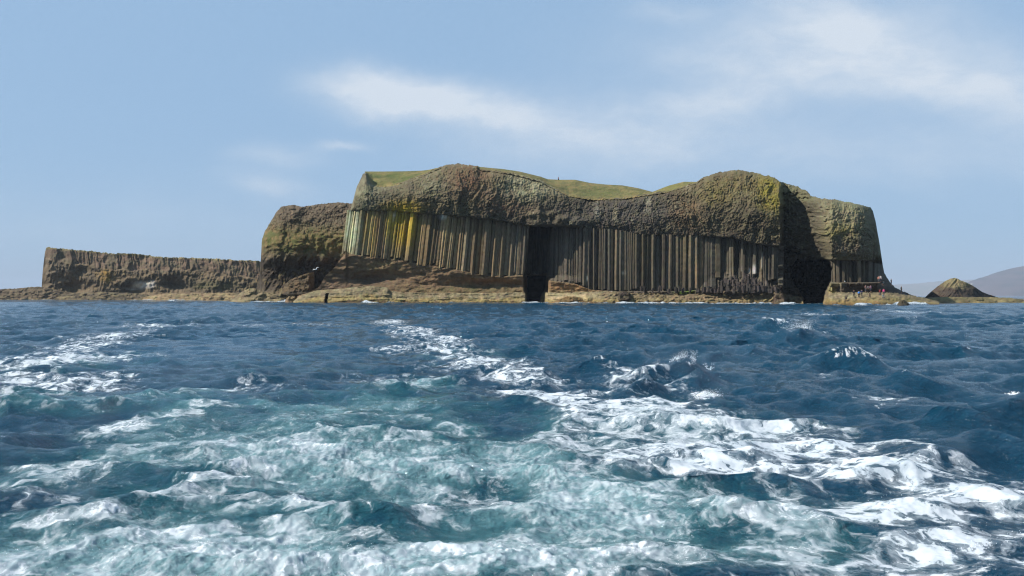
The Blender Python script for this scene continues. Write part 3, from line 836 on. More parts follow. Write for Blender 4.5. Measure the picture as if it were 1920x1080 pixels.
def hill(name, label, tops, d, ybot, col, seed):
    f = tab(*tops); xs_ = np.arange(tops[0], tops[-2], 2.0); k = d / F
    def dep(PX, PY, v):
        U = (PX - 960) * k; V = (HOR - PY) * k
        t = np.clip((PY - f(PX)) / 60, 0, 1)
        return d - d * .22 * t - d * .02 * fbm(U / 900, V / 200, 4, seed)
    def cc(PX, PY):
        U = (PX - 960) * k; V = (HOR - PY) * k
        n = fbm(U / 500, V / 60, 5, seed + 1)
        c = np.broadcast_to(alb(col[0]), PX.shape + (3,)).copy()
        return np.clip(c + (alb(col[1]) - c) * sst(n, -.15, .35)[..., None], .01, .6)
    yt = f(xs_) + .5 * perlin(xs_ / 9, xs_ * 0, seed + 3)
    o, _, _ = relief(name, xs_, np.minimum(yt, ybot - .3), ybot, 60, dep, cc, M_HILL, back=((d * .06, 20), (d * .15, 60)), origin=(0, d, 0))
    return tag(o, label, 'hill', kind='structure')


hill('hill', 'long blue hazy hill rising out of frame at the right behind the reef', (1690, 558, 1740, 556, 1790, 541, 1806, 533, 1823, 525.6, 1846.6, 518.6, 1870, 510, 1885.6, 506, 1901, 502, 1920, 498.7, 1980, 490, 2080, 484, 2200, 494, 2300, 515), 8500, 557, ((76, 62, 66), (46, 44, 48)), 501)
hill('hill', 'faint pale hill on the skyline between causeway and islet', (1560, 545, 1630, 538, 1679, 533.5, 1714, 532, 1753, 528, 1768, 527, 1830, 524, 1900, 530, 2000, 540), 16000, 556, ((112, 98, 78), (84, 84, 60)), 521)

# ------------------------------------------------------------------ SEA
# direction blobs: (column, row, half width, half height, strength) of patches on the water, turned into places on it
FOAM = [(738, 604, 34, 5, .5), (800, 630, 46, 7, .55), (850, 655, 54, 8, .6), (905, 684, 70, 9, .5), (965, 712, 70, 9, .5), (1035, 738, 80, 10, .62), (300, 612, 80, 5, .4), (1380, 815, 200, 20, .5), (1560, 870, 180, 20, .5), (1740, 940, 160, 24, .5),
        (1120, 760, 120, 22, .70), (1240, 790, 150, 36, .86), (1090, 830, 110, 22, .62), (1200, 862, 170, 34, .74), (1320, 840, 170, 34, .70), (1440, 880, 190, 34, .66), (1150, 945, 210, 36, .55),
        (1690, 892, 170, 24, .66), (1830, 925, 120, 24, .64), (1600, 965, 220, 34, .58), (1360, 960, 240, 40, .72), (1870, 985, 100, 30, .5), (1800, 1050, 220, 36, .80), (1120, 1040, 240, 36, .78), (1430, 1050, 200, 30, .62),
        (1500, 835, 200, 12, .5), (1040, 745, 110, 12, .62), (960, 742, 60, 6, .25), (840, 640, 50, 9, .5), (882, 672, 60, 11, .3), (770, 622, 46, 6, .42), (930, 690, 60, 8, .5), (1010, 712, 70, 7, .46), (760, 655, 70, 8, .42),
        (1200, 712, 42, 10, .7), (1240, 728, 60, 8, .55), (60, 685, 110, 20, .74), (20, 728, 110, 14, .72), (130, 652, 80, 9, .5), (200, 634, 90, 6, .42), (235, 675, 60, 7, .5), (100, 720, 120, 14, .55), (180, 722, 70, 6, .4),
        (505, 842, 130, 18, .60), (600, 850, 60, 16, .5), (235, 805, 60, 22, .60), (290, 790, 50, 8, .5), (450, 888, 70, 16, .60), (330, 868, 90, 10, .42), (130, 890, 150, 16, .50), (70, 945, 160, 16, .50), (350, 950, 190, 16, .56),
        (560, 955, 130, 18, .58), (800, 885, 70, 26, .60), (870, 930, 50, 14, .5), (760, 832, 90, 12, .50), (670, 880, 60, 14, .4), (300, 1045, 260, 30, .70), (600, 1050, 170, 26, .82), (60, 1065, 110, 26, .66), (800, 975, 110, 16, .5), (170, 1000, 200, 14, .5),
        (470, 1010, 140, 18, .6), (930, 1045, 130, 30, .62), (640, 780, 120, 8, .42), (480, 730, 120, 6, .38), (700, 715, 80, 8, .4), (770, 722, 60, 12, .45), (1050, 1085, 600, 40, .62), (300, 1090, 500, 40, .62),
        (1445, 600, 20, 4, .55), (1490, 622, 30, 5, .5), (1500, 706, 26, 5, .5), (1640, 752, 44, 6, .48), (1325, 742, 36, 8, .72), (1550, 592, 30, 2.5, .5), (1690, 585, 30, 2, .5), (1595, 660, 10, 4, .4), (1720, 588, 30, 2, .45), (560, 610, 120, 3, .3), (1270, 700, 26, 5, .45)]
AER = [(430, 850, 420, 80, .72), (250, 755, 260, 18, .5), (780, 724, 95, 16, .75), (700, 890, 300, 80, .62), (1000, 890, 220, 70, .70), (1130, 955, 260, 60, .85), (300, 1010, 500, 70, .70), (800, 1050, 700, 60, .8), (300, 1085, 700, 50, .7), (1380, 1000, 280, 60, .55), (700, 765, 240, 26, .5),
       (1250, 800, 250, 60, .45), (80, 690, 160, 30, .35), (880, 670, 120, 20, .3), (1600, 930, 300, 50, .3), (500, 690, 260, 40, .2)]
DARK = [(860, 800, 120, 16, .75), (60, 850, 110, 22, .75), (330, 905, 110, 14, .7), (690, 1020, 70, 30, .75), (930, 935, 60, 18, .7), (640, 960, 60, 16, .5), (180, 1005, 80, 10, .5), (120, 775, 140, 8, .55), (420, 985, 120, 12, .5), (1380, 1010, 90, 18, .5), (820, 1010, 90, 16, .6), (1780, 905, 60, 9, .6), (1500, 870, 120, 7, .6), (1150, 870, 60, 8, .55), (1330, 905, 90, 7, .5), (1560, 905, 120, 6, .5), (1650, 980, 120, 10, .45)]
SLICK = [(470, 650, 330, 40, 1.0), (350, 760, 300, 20, .6), (700, 610, 200, 16, .7)]
# wave mounds: column, row of the foot, height m, half length px, half width m, angle of the crest, how much foam rides on it
MOUNDS = [(1592, 690, .80, 50, .9, -12, .12), (1530, 690, .36, 40, .8, 5, .05), (1455, 622, .85, 40, 1.5, -20, .7), (1500, 640, .6, 50, 1.3, 15, .5), (1215, 735, .55, 55, .6, 14, .6), (1285, 712, .35, 60, .8, -8, .2), (1330, 755, .38, 34, .5, 10, .8), (1400, 735, .3, 90, .9, -15, 0),
          (1900, 800, .72, 150, 1.0, 26, .05), (1780, 860, .35, 150, .8, 16, 0), (1640, 765, .30, 80, .7, -14, .25), (1520, 728, .26, 90, .8, -14, .15), (1690, 905, .26, 60, .3, -14, .5), (1840, 935, .22, 60, .3, -24, .4), (1600, 880, .16, 60, .3, -10, .3), (1250, 800, .42, 110, .55, -20, .4), (1340, 860, .2, 150, .5, -12, .1),
          (770, 738, .32, 60, .5, -6, .75), (240, 770, .26, 260, .55, 6, .12), (480, 745, .2, 150, .55, 12, .1), (870, 690, .16, 50, .7, -20, .1), (830, 652, .16, 40, .8, -10, .1), (90, 700, .3, 60, .6, 14, .5), (20, 690, .3, 70, .6, 6, .4),
          (520, 880, .24, 110, .35, 12, .4), (250, 965, .22, 160, .3, 20, .4), (410, 925, .20, 90, .3, 20, .3), (690, 985, .24, 110, .25, -14, .5), (560, 1060, .2, 120, .22, 4, .6), (1000, 930, .14, 120, .3, 20, .2), (800, 900, .16, 80, .3, -10, .4), (1380, 985, .22, 80, .25, 8, .6), (1550, 1010, .2, 160, .25, -20, .4), (1820, 1010, .2, 60, .18, 14, .5), (1130, 1040, .18, 180, .25, 10, .4), (1250, 1085, .2, 160, .2, 6, .7), (330, 1085, .2, 200, .2, 4, .6), (1820, 1085, .22, 200, .2, 4, .6),
          (60, 850, .14, 120, .4, 4, .1), (940, 700, .3, 60, .8, -12, .4), (1100, 700, .25, 110, 1.0, 6, 0), (1350, 665, .4, 90, 1.5, -8, .05), (1750, 665, .35, 120, 1.5, -6, 0), (1150, 640, .4, 120, 2, 5, 0), (1700, 605, .5, 60, 2.5, 0, .4), (1560, 600, .5, 50, 2.5, 0, .5)]
# foaming ridges that fan out behind the boat: places along each, half width m, height m, foam
LINES = [([(150, 985), (197, 967), (283, 937), (353, 907), (410, 903), (470, 912)], .20, .07, .62), ([(-20, 1012), (60, 1000), (140, 975), (230, 972)], .16, .05, .5), ([(20, 935), (70, 915), (140, 893), (230, 878)], .2, .06, .55), ([(-20, 1062), (110, 1053), (217, 1020), (410, 997), (500, 985), (560, 990)], .17, .07, .72),
         ([(60, 905), (130, 880), (190, 862)], .2, .04, .45), ([(200, 820), (260, 795), (330, 778), (430, 762)], .3, .05, .5), ([(180, 845), (250, 835), (320, 842)], .25, .04, .5), ([(-20, 772), (120, 770), (240, 762), (330, 746), (420, 728), (520, 712)], .3, .14, .25),
         ([(430, 835), (520, 828), (590, 838), (610, 858)], .26, .07, .8), ([(400, 880), (450, 872), (470, 890), (520, 880)], .2, .07, .7), ([(330, 1000), (420, 1022), (540, 1030)], .14, .04, .5), ([(640, 815), (720, 822), (800, 806), (850, 815)], .3, .06, .55), ([(700, 770), (780, 775), (860, 792)], .3, .05, .35),
         ([(760, 872), (815, 862), (850, 880), (880, 915), (930, 945)], .2, .06, .72), ([(560, 950), (640, 962), (690, 984), (760, 1015), (850, 1035)], .16, .07, .62), ([(700, 905), (760, 925), (830, 960)], .18, .04, .4), ([(960, 1010), (985, 985), (1020, 950), (1100, 925)], .18, .05, .5), ([(560, 1058), (640, 1038), (720, 1055), (800, 1085)], .14, .08, .8),
         ([(900, 1075), (1000, 1050), (1150, 1062), (1300, 1052)], .13, .05, .65), ([(1150, 1000), (1300, 985), (1450, 1000), (1560, 1025)], .15, .04, .55),
         ([(985, 828), (1060, 800), (1130, 775), (1190, 770), (1260, 790)], .3, .10, .75), ([(1230, 745), (1330, 790), (1440, 815), (1560, 835)], .3, .06, .55), ([(1100, 880), (1200, 850), (1320, 870), (1430, 862)], .26, .05, .6), ([(1560, 890), (1620, 905), (1680, 882), (1740, 905), (1790, 935), (1900, 950)], .17, .14, .72),
         ([(1400, 830), (1500, 842), (1600, 838), (1680, 852)], .26, .05, .6), ([(1350, 965), (1420, 985), (1500, 990), (1640, 1000)], .17, .06, .65), ([(1650, 945), (1720, 960), (1820, 985), (1930, 1000)], .16, .06, .55), ([(1700, 1040), (1800, 1025), (1930, 1035)], .14, .06, .7),
         ([(730, 602), (790, 622), (850, 650), (900, 690), (980, 715)], .9, .06, .42), ([(-20, 720), (60, 690), (140, 655), (230, 635), (330, 612)], .9, .05, .38), ([(0, 752), (80, 735), (180, 718)], .5, .06, .4)]
# surf along the shore: column from, to, distance, foam
SURF = [(556, 606, 260, .5), (720, 800, 250, .55), (840, 950, 245, .5), (1112, 1150, 229, .7), (1510, 1545, 205, .6), (1640, 1680, 188, .6), (1750, 1850, 246, .5), (20, 70, 438, .7), (168, 230, 402, .6), (70, 168, 400, .9), (230, 350, 372, 1.0), (352, 400, 365, .7), (404, 470, 300, .6), (470, 548, 268, 1.0), (676, 712, 244, .95), (975, 1030, 236, .9), (1036, 1110, 229, .8), (1150, 1250, 222, .95), (1250, 1330, 219, .75), (1330, 1420, 214, .8), (1460, 1500, 207, 1.0), (1420, 1450, 210, .8), (1600, 1640, 186, .7), (1560, 1580, 190, .5), (1676, 1742, 190, 1.3)]

WAVES = []
wr = np.random.default_rng(11)
for i in range(72):
    lam = 0.34 * (11.0 / 0.34) ** (i / 71.0)
    th = radians(247) + wr.normal() * (.75 if lam < 2.5 else .55)
    sl = .072 * (1.2 if .7 < lam < 2.6 else 1.0) * (1.0 if lam < 2.2 else (2.2 / lam) ** .9)
    WAVES.append((lam, th, sl * lam / (2 * pi), wr.random() * 2 * pi))


def blobfield(X, Y, items, k=1.0):
    out = np.ones(X.shape, np.float32)
    Yc = np.maximum(Y, 1.5)
    for cx, cy, rx, ry, s in items:
        X0, Y0 = sea_at(cx, cy)
        du = (X - X0) / (rx * Y0 / F)
        dv = (1 / Yc - 1 / Y0) * (CH * F / ry)
        d = du * du + dv * dv
        out *= 1 - np.clip(s * np.exp(-d ** 1.2 * k), 0, 1)
    return 1 - out


def build_sea():
    rr = [0.0, 1.0, 2.0, 3.0, 3.8, 4.4, 4.8]
    r = 5.0
    while r < 20000:
        rr.append(r)
        r *= 1.0026 if r < 16 else (1.0042 if r < 60 else (1.0048 if r < 330 else (1.02 if r < 900 else 1.12)))
    rr = np.array(rr)
    a_mid = np.linspace(-42, 42, 1420); a_out = np.linspace(42, 318, 90)[1:-1]
    an = np.radians(np.concatenate([a_mid, a_out, [318]]))
    R, A = np.meshgrid(rr, an, indexing='ij')
    X = (R * np.sin(A)).astype(np.float32); Y = (R * np.cos(A)).astype(np.float32)
    R = R.astype(np.float32)
    print('sea grid', X.shape)
    sp = np.gradient(rr)[:, None] * np.ones_like(R)
    # warp for patch outlines
    wsc = np.clip(R / 9, .6, 8)
    WX = X + .35 * wsc * fbm(X / wsc / .9, Y / wsc / 1.6, 3, 601); WY = Y + .55 * wsc * fbm(X / wsc / .9, Y / wsc / 1.6, 3, 605)
    aer = blobfield(WX, WY, AER); foam = blobfield(WX, WY, FOAM); dark = blobfield(WX, WY, DARK); slick = blobfield(X, Y, SLICK)
    aer = aer * (1 - .75 * dark); foam = foam * (1 - .8 * dark)
    foam = foam * (1 - .52 * np.clip(aer, 0, 1)) * (1 - .12 * (1 - sst(R, 7, 9)))
    front = Y > 1.0
    aer *= front; foam *= front
    DX = np.zeros_like(X); DY = np.zeros_like(X); Z = np.zeros_like(X)
    grp = 0.85 + .5 * perlin(X / 14, Y / 18, 611)
    for lam, th, a, ph in WAVES:
        w = sst(lam / np.maximum(sp, R * .00105), 1.8, 3.4)
        w = w * (1 - (.35 if lam < 2.5 else .65) * slick)
        w = w * (1 - .82 * (1 - sst(R, 14, 45)) * (1.0 if lam > 2 else .45) * np.clip(aer + foam + .3, 0, 1))
        w = w * (grp if lam < 5 else 1.0)
        if lam < 1.2: w = w * (.75 + .6 * perlin(X / 5, Y / 5, 613))
        k = 2 * pi / lam; dx, dy = cos(th), sin(th)
        p = k * (X * dx + Y * dy) + ph
        s_, c_ = np.sin(p), np.cos(p)
        Z += a * w * c_
        DX -= dx * a * w * s_ * 1.3; DY -= dy * a * w * s_ * 1.3
    crest = np.zeros_like(X)
    jx = .16 * perlin(X / .8, Y / .8, 691) + .3 * perlin(X / 2.4, Y / 2.4, 692); jy = .16 * perlin(X / .8, Y / .8, 693) + .3 * perlin(X / 2.4, Y / 2.4, 694)
    brk = np.clip(.75 + .7 * perlin(X / 1.1, Y / 1.1, 695), 0.1, 1.3)
    for pts_, wd, h, fo in LINES:
        P_ = [sea_at(*q) for q in pts_]
        x0, x1 = min(q[0] for q in P_) - 3, max(q[0] for q in P_) + 3; y0, y1 = min(q[1] for q in P_) - 4, max(q[1] for q in P_) + 4
        ii = np.nonzero((X > x0) & (X < x1) & (Y > y0) & (Y < y1))
        if len(ii[0]) == 0: continue
        sx, sy = X[ii] + jx[ii], Y[ii] + jy[ii]; best = np.full(sx.shape, 1e9, np.float32); side = np.zeros_like(best)
        for (ax, ay), (bx, by) in zip(P_[:-1], P_[1:]):
            ex, ey = bx - ax, by - ay; L2 = ex * ex + ey * ey
            t = np.clip(((sx - ax) * ex + (sy - ay) * ey) / L2, 0, 1)
            dx_, dy_ = sx - ax - t * ex, sy - ay - t * ey
            d2 = dx_ * dx_ + dy_ * dy_; m = d2 < best
            best = np.where(m, d2, best); side = np.where(m, -dy_, side)
        d = np.sqrt(best) / wd
        near_side = np.where(side > 0, d * .45, d * 1.5)      # foam trails off on the boat's side of each ridge
        foam[ii] = 1 - (1 - foam[ii]) * (1 - np.clip(fo * (1 - .5 * sst(sx, .6, 2.0)) * brk[ii] * np.exp(-near_side ** 1.5), 0, .95))
        aer[ii] = np.maximum(aer[ii], .55 * np.exp(-(d * .4) ** 2) * (sy < 20) * (1 - sst(sx, .6, 2.0)))
        Z[ii] += .75 * h * np.exp(.3 - np.sqrt(.09 + (d * .8) ** 2))
    wm = .25 * perlin(X / 1.3, Y / 1.3, 621) + .12 * perlin(X / .5, Y / .5, 622)
    mr = np.random.default_rng(23)
    extra = []
    for i in range(34):
        qx, qy = mr.uniform(1180, 1960), mr.uniform(592, 860)
        if qx < 1500 and qy > 730: continue
        extra.append((qx, qy, mr.uniform(.16, .34), mr.uniform(30, 90), mr.uniform(.4, .9), mr.normal() * 16, 0.0))
    for i in range(10):
        extra.append((mr.uniform(-40, 1150), mr.uniform(588, 720), mr.uniform(.08, .15), mr.uniform(30, 90), mr.uniform(.4, 1.0), mr.normal() * 16, 0.0))
    for cx, cy, h, L, wd, ang, fo in MOUNDS + extra:
        X0, Y0 = sea_at(cx, cy); Lm = L * Y0 / F; a = radians(ang)
        ux, uy = X - X0, Y - Y0
        near = (np.abs(ux) < Lm * 3 + wd * 5) & (np.abs(uy) < Lm * 3 + wd * 5)
        if not near.any(): continue
        l = (ux * cos(a) + uy * sin(a)) / Lm; q = -ux * sin(a) + uy * cos(a) + wm * (wd * .6 + .5) + .35 * wd * l * l
        q = np.where(q < 0, q / (wd * .75), q / (wd * 1.25))
        pr = np.exp(.45 - np.sqrt(.2025 + 3.0 * q * q)) * np.exp(-l * l)
        h = h * (.55 + .45 * float(sst(Y0, 14, 30))) * (.2 + .8 * float(sst(Y0, 6.9, 8.6)))
        Z += np.where(near, h * pr, 0) - np.where(near, h * .25 * np.exp(-((q + 1.9) ** 2)) * np.exp(-l * l), 0)
        crest = np.maximum(crest, np.where(near, fo * sst(pr, .45, 1.0), 0))
    for x0, x1, d, s_ in SURF:
        px = X / np.maximum(Y, 1) * F + 960
        k = sst(px, x0 - 4, x0 + 6) * (1 - sst(px, x1 - 6, x1 + 4)) * np.exp(-((Y - d + 4 * perlin(X / 7, Y * 0, 631)) / 3.6) ** 2)
        n = .5 + .8 * np.abs(perlin(X / 2.2, Y / 5, 632)) + .4 * perlin(X / 5, Y / 9, 634)
        k = k * np.clip(n, 0, 1.4)
        Z += .65 * s_ * k
        crest = np.maximum(crest, np.clip(1.5 * s_ * k, 0, 1))
    foam = foam * (.80 + .5 * sst(Z + .10 * perlin(X / 2.4, Y / 3.2, 675), -.08, .22))
    # small sharp wind ripples
    ca, sa = cos(.32), sin(.32); P1 = X * ca + Y * sa + .5 * perlin(X / 2.1, Y / 2.1, 681); P2 = -X * sa + Y * ca + .4 * perlin(X / 1.7, Y / 1.7, 682)
    rp = ridge(P1 / 1.7, P2 / .75, 3, 683); rq = ridge(P1 / .7, P2 / .3, 2, 686)
    gate_ = np.clip(1 - 1.2 * np.maximum(aer, foam), .15, 1) * (1 - .75 * slick)
    Z += gate_ * (.034 * rp * (1 - sst(R, 60, 150)) + .011 * rq * (1 - sst(R, 22, 45))) * (.7 + .5 * perlin(X / 7, Y / 9, 688))
    foam = np.where(R > 22, np.minimum(foam, .54 + .3 * perlin(X / 2.5, Y / 6, 677)), foam)
    foam = np.minimum(foam, .74 + .22 * perlin(X / .9, Y / .9, 697))
    # churned water
    T = np.clip(np.maximum(foam, aer * .8) * 1.2, 0, 1) * (1 - sst(R, 45, 90))
    det = (.05 * ridge(X / 1.3 + .3 * perlin(X, Y, 641), Y / 1.2, 3, 642) + .045 * fbm(X / .5, Y / .45, 4, 645)) * np.clip(.7 + R / 40, 0, 1.5)
    fd = 1 - sst(R, 16, 34)
    det2 = (.020 * ridge(X / .22 + wm, Y / .2, 2, 651) + .012 * perlin(X / .07, Y / .07, 655)) * fd
    Z += T * (det + det2 * (0.35 + 1.1 * sst(aer, .35, .8)))
    boil = .4 * sst(foam, .55, .9) * fd * (1 - sst(R, 8.2, 11)) + .25 * sst(foam, .5, .9) * sst(aer, .4, .7) * fd
    Z += boil * .03 * np.abs(perlin(X / .16, Y / .13, 661)) + boil * .02 * np.abs(perlin(X / .06, Y / .06, 662))
    # steepest crests of the open sea break now and then
    cap = sst(Z, .30, .46) * sst(perlin(X / 9, Y / 12, 671), .15, .45) * (1 - slick) * .55
    crest = np.maximum(crest, cap)
    fine_ = 1 - sst(R, 250, 700)
    Z *= fine_; DX *= fine_; DY *= fine_
    Xd, Yd = X + DX, Y + DY
    V = np.stack([Xd, Yd, Z], -1)
    nr, nc = X.shape
    fcs = grid_faces(nr, nc)
    # paint: foam, air in the water, crest foam, slick
    global SF
    SF = foam
    C = np.stack([foam, aer, crest, slick], -1)
    o = mesh_obj('sea', V.reshape(-1, 3), fcs[:, ::-1].copy(), sea_material(), None, C.reshape(-1, 4), origin=(0, 0, 0))
    tag(o, 'choppy dark blue sea with a churned turquoise and white boat wake', 'sea', kind='structure')
    return X, Y, Z


def sea_material():
    m, g, out = new_mat('sea_water')
    geo = g.new('ShaderNodeNewGeometry').outputs['Position']
    x, y, z = g.sep(geo)[0:3]
    p = g.comb(x, y, 0.0)
    at_ = g.new('ShaderNodeAttribute', attribute_name='Col')
    cs = g.new('ShaderNodeSeparateColor'); g.l.new(at_.outputs['Color'], cs.inputs[0])
    foam, aer, crest = cs.outputs[0], cs.outputs[1], cs.outputs[2]
    slick = at_.outputs['Alpha']
    wv = g.vmath('SUBTRACT', g.noise(p, .8, 4, .6, color=True), (.5, .5, .5))
    pw = g.vmath('ADD', p, g.scale(wv, 1.1))
    wv2 = g.vmath('SUBTRACT', g.noise(pw, 3.4, 4, .6, color=True), (.5, .5, .5))
    pw2 = g.vmath('ADD', pw, g.scale(wv2, .22))
    n_big = g.noise(pw, .9, 5, .58)
    n_mid = g.noise(pw2, 2.9, 7, .62)
    n_fine = g.noise(pw2, 8.5, 6, .68)
    n_dot = g.noise(p, 34.0, 3, .6)
    def voro(vec, sc):
        v = g.new('ShaderNodeTexVoronoi', feature='DISTANCE_TO_EDGE'); g.set(v.inputs['Vector'], vec); v.inputs['Scale'].default_value = sc
        return v.outputs['Distance']
    web1 = g.smooth(voro(pw2, 1.25), .015, .13, 1, 0)
    web2 = g.smooth(voro(g.vmath('ADD', pw2, g.scale(wv2, .3)), 3.6), .02, .2, 1, 0)
    c_ = lambda n_, k_: g.math('MULTIPLY', g.math('SUBTRACT', n_, .5), k_)
    nn = g.math('ADD', c_(n_big, 1.0), g.math('ADD', c_(n_mid, 2.2), c_(n_fine, .7)))
    soft = g.smooth(aer, .25, .65)
    mm = g.math('ADD', g.math('MULTIPLY', foam, .86), nn)
    solid_c = g.smooth(mm, .47, .57)
    solid_s = g.smooth(g.math('ADD', g.math('ADD', g.math('MULTIPLY', foam, .86), c_(n_big, .5)), g.math('ADD', c_(n_mid, 1.9), g.math('ADD', c_(n_fine, 1.7), c_(n_dot, .9)))), .50, .86)
    solid = g.math('ADD', g.math('MULTIPLY', solid_c, g.math('SUBTRACT', 1.0, soft)), g.math('MULTIPLY', solid_s, soft))
    lace = g.math('MULTIPLY', g.smooth(mm, .16, .50), g.math('MAXIMUM', g.math('MULTIPLY', web1, .62), g.math('MULTIPLY', web2, .42)))
    film = g.math('MULTIPLY', g.smooth(mm, .12, .7), .30)
    wisp = g.math('MULTIPLY', g.smooth(g.math('ADD', aer, g.math('ADD', c_(n_mid, 1.9), g.math('ADD', c_(n_fine, 1.9), c_(n_dot, 1.0)))), .62, 1.2), .48)
    cr = g.smooth(g.math('ADD', g.math('MULTIPLY', crest, .8), g.math('ADD', c_(n_mid, 1.6), c_(n_fine, 1.6))), .42, .68)
    gate = g.smooth(foam, .03, .24)
    fm = g.math('MULTIPLY', gate, g.math('MAXIMUM', g.math('MAXIMUM', solid, lace), film))
    fm = g.math('MAXIMUM', fm, g.math('MAXIMUM', g.math('MULTIPLY', cr, .9), g.math('MULTIPLY', wisp, g.smooth(aer, .05, .3))))
    fm = g.math('MULTIPLY', fm, .94)
    # body colour of the water
    aa = g.math('ADD', aer, g.math('ADD', c_(n_big, .9), c_(n_mid, .5)))
    a1 = g.smooth(aa, .10, .62); a2 = g.smooth(aa, .42, 1.0)
    body = g.mix(a1, (.0044, .038, .073, 1), (.019, .090, .112, 1))
    body = g.mix(a2, body, (.18, .31, .34, 1))
    # ripples too small to model
    def rot(vec, ang, sx, sy):
        n_ = g.new('ShaderNodeVectorRotate', rotation_type='Z_AXIS'); g.set(n_.inputs['Vector'], vec); n_.inputs['Angle'].default_value = ang
        return g.vmath('MULTIPLY', n_.outputs[0], (sx, sy, 1))
    r1 = g.noise(rot(p, .35, 1.0, 3.0), 1.5, 7, .66, .5); r2 = g.noise(rot(p, -.1, 1.0, 2.2), 4.6, 6, .64, .7)
    k = g.math('SUBTRACT', 1.0, g.math('MULTIPLY', slick, .6))
    bp = g.new('ShaderNodeBump'); bp.inputs['Distance'].default_value = .26; g.l.new(g.math('MULTIPLY', k, .85), bp.inputs['Strength'])
    g.l.new(g.math('ADD', r1, g.math('MULTIPLY', r2, .55)), bp.inputs['Height'])
    wat = g.new('ShaderNodeBsdfPrincipled')
    g.l.new(body, wat.inputs['Base Color']); wat.inputs['IOR'].default_value = 1.333
    wat.inputs['Specular IOR Level'].default_value = .5
    wat.inputs['Roughness'].default_value = .06
    g.l.new(bp.outputs[0], wat.inputs['Normal'])
    bp2 = g.new('ShaderNodeBump'); bp2.inputs['Distance'].default_value = .04; bp2.inputs['Strength'].default_value = .35
    g.l.new(g.math('ADD', g.math('MULTIPLY', fm, .9), g.math('MULTIPLY', n_fine, .5)), bp2.inputs['Height'])
    fo = g.new('ShaderNodeBsdfPrincipled')
    fc = g.mix(g.smooth(g.math('ADD', g.math('MULTIPLY', n_mid, .6), g.math('MULTIPLY', n_fine, .4)), .36, .62), (.29, .36, .41, 1), (.54, .57, .60, 1))
    g.l.new(fc, fo.inputs['Base Color']); fo.inputs['Roughness'].default_value = .75
    fo.inputs['Specular IOR Level'].default_value = .2
    g.l.new(bp2.outputs[0], fo.inputs['Normal'])
    ms = g.new('ShaderNodeMixShader'); g.l.new(fm, ms.inputs[0]); g.l.new(wat.outputs[0], ms.inputs[1]); g.l.new(fo.outputs[0], ms.inputs[2])
    g.l.new(ms.outputs[0], out.inputs[0])
    return m


SX, SY, SZ = build_sea()

# ------------------------------------------------------------------ SPRAY
def sea_height(x, y):
    i = np.argmin((SX[::2, :1420:2] - x) ** 2 + (SY[::2, :1420:2] - y) ** 2)
    return float(SZ[::2, :1420:2].ravel()[i])


def spray_points(px, py, spread, rise, n, lo, hi, lean=0.0, seed=0, jets=5):
    R = np.random.default_rng(seed)
    x0, y0 = sea_at(px, py); z0 = sea_height(x0, y0)
    s = spread * y0 / F; h = rise * y0 / F
    pts = []
    for j in range(jets):
        ang = R.normal() * .6 + lean; jx = R.normal() * s * .45; hh = h * R.uniform(.45, 1.0)
        for k in range(n // jets):
            t = R.random() ** 1.4
            w = .25 + .9 * t
            pts.append((x0 + jx + sin(ang) * hh * t + R.normal() * s * .22 * w, y0 + R.normal() * s * .2, z0 + hh * t * cos(ang) * (1.15 - .35 * t) + R.normal() * h * .04, R.uniform(lo, hi) * (1.25 - .8 * t)))
    return pts


pts = []
pts += spray_points(1488, 634, 34, 44, 3600, .004, .018, .15, 1, 16)
pts += spray_points(1447, 618, 20, 20, 900, .005, .022, -.4, 2, 8)
pts += spray_points(1285, 708, 24, 32, 900, .002, .009, -.1, 3, 9)
pts += spray_points(1329, 706, 9, 22, 70, .005, .016, 0, 4, 4)
pts += spray_points(1326, 748, 26, 28, 1200, .002, .009, .1, 5, 12)
pts += spray_points(1594, 664, 16, 14, 700, .003, .012, -.3, 6, 6)
pts += spray_points(1208, 712, 16, 16, 600, .002, .008, .3, 7, 6)
pts += spray_points(1908, 742, 18, 12, 120, .005, .018, 0, 8, 4)
pts += spray_points(545, 567, 14, 10, 90, .08, .2, .3, 9, 4)
pts += spray_points(323, 566, 8, 5, 40, .1, .2, .3, 10, 3)
pts += spray_points(1715, 572.5, 22, 6, 90, .06, .16, .2, 11, 5)
R_ = np.random.default_rng(77)
for px, py, sp_, n in [(1830, 1046, 60, 40), (1900, 1030, 30, 24), (1840, 985, 40, 8), (1250, 1060, 160, 90), (600, 1050, 140, 110), (120, 1050, 140, 70), (330, 1030, 200, 80), (700, 980, 80, 40), (1720, 950, 90, 30), (1540, 1030, 90, 40)]:
    for k in range(n):
        qx, qy = px + R_.normal() * sp_ * .5, min(py + R_.normal() * sp_ * .12, 1120)
        x0, y0 = sea_at(qx, qy)
        i_ = np.argmin((SX[::2, :1420:2] - x0) ** 2 + (SY[::2, :1420:2] - y0) ** 2)
        if SF[::2, :1420:2].ravel()[i_] < .42: continue
        pts.append((x0, y0, sea_height(x0, y0) + abs(R_.normal()) * .05 + .01, R_.uniform(.0015, .0042)))
oct_v = np.array([(1, 0, 0), (-1, 0, 0), (0, 1, 0), (0, -1, 0), (0, 0, 1), (0, 0, -1)], np.float32)
oct_f = np.array([(0, 2, 4), (2, 1, 4), (1, 3, 4), (3, 0, 4), (2, 0, 5), (1, 2, 5), (3, 1, 5), (0, 3, 5)], np.int32)
pa = np.array(pts, np.float32)
V = (pa[:, None, :3] + oct_v[None] * pa[:, None, 3:4] * np.array([1, 1, 1.25], np.float32)).reshape(-1, 3)
Fc = (oct_f[None] + (np.arange(len(pa)) * 6)[:, None, None]).reshape(-1, 3)
M_SPRAY = plain_material('spray_drops', (.85, .88, .9), .35, .1)
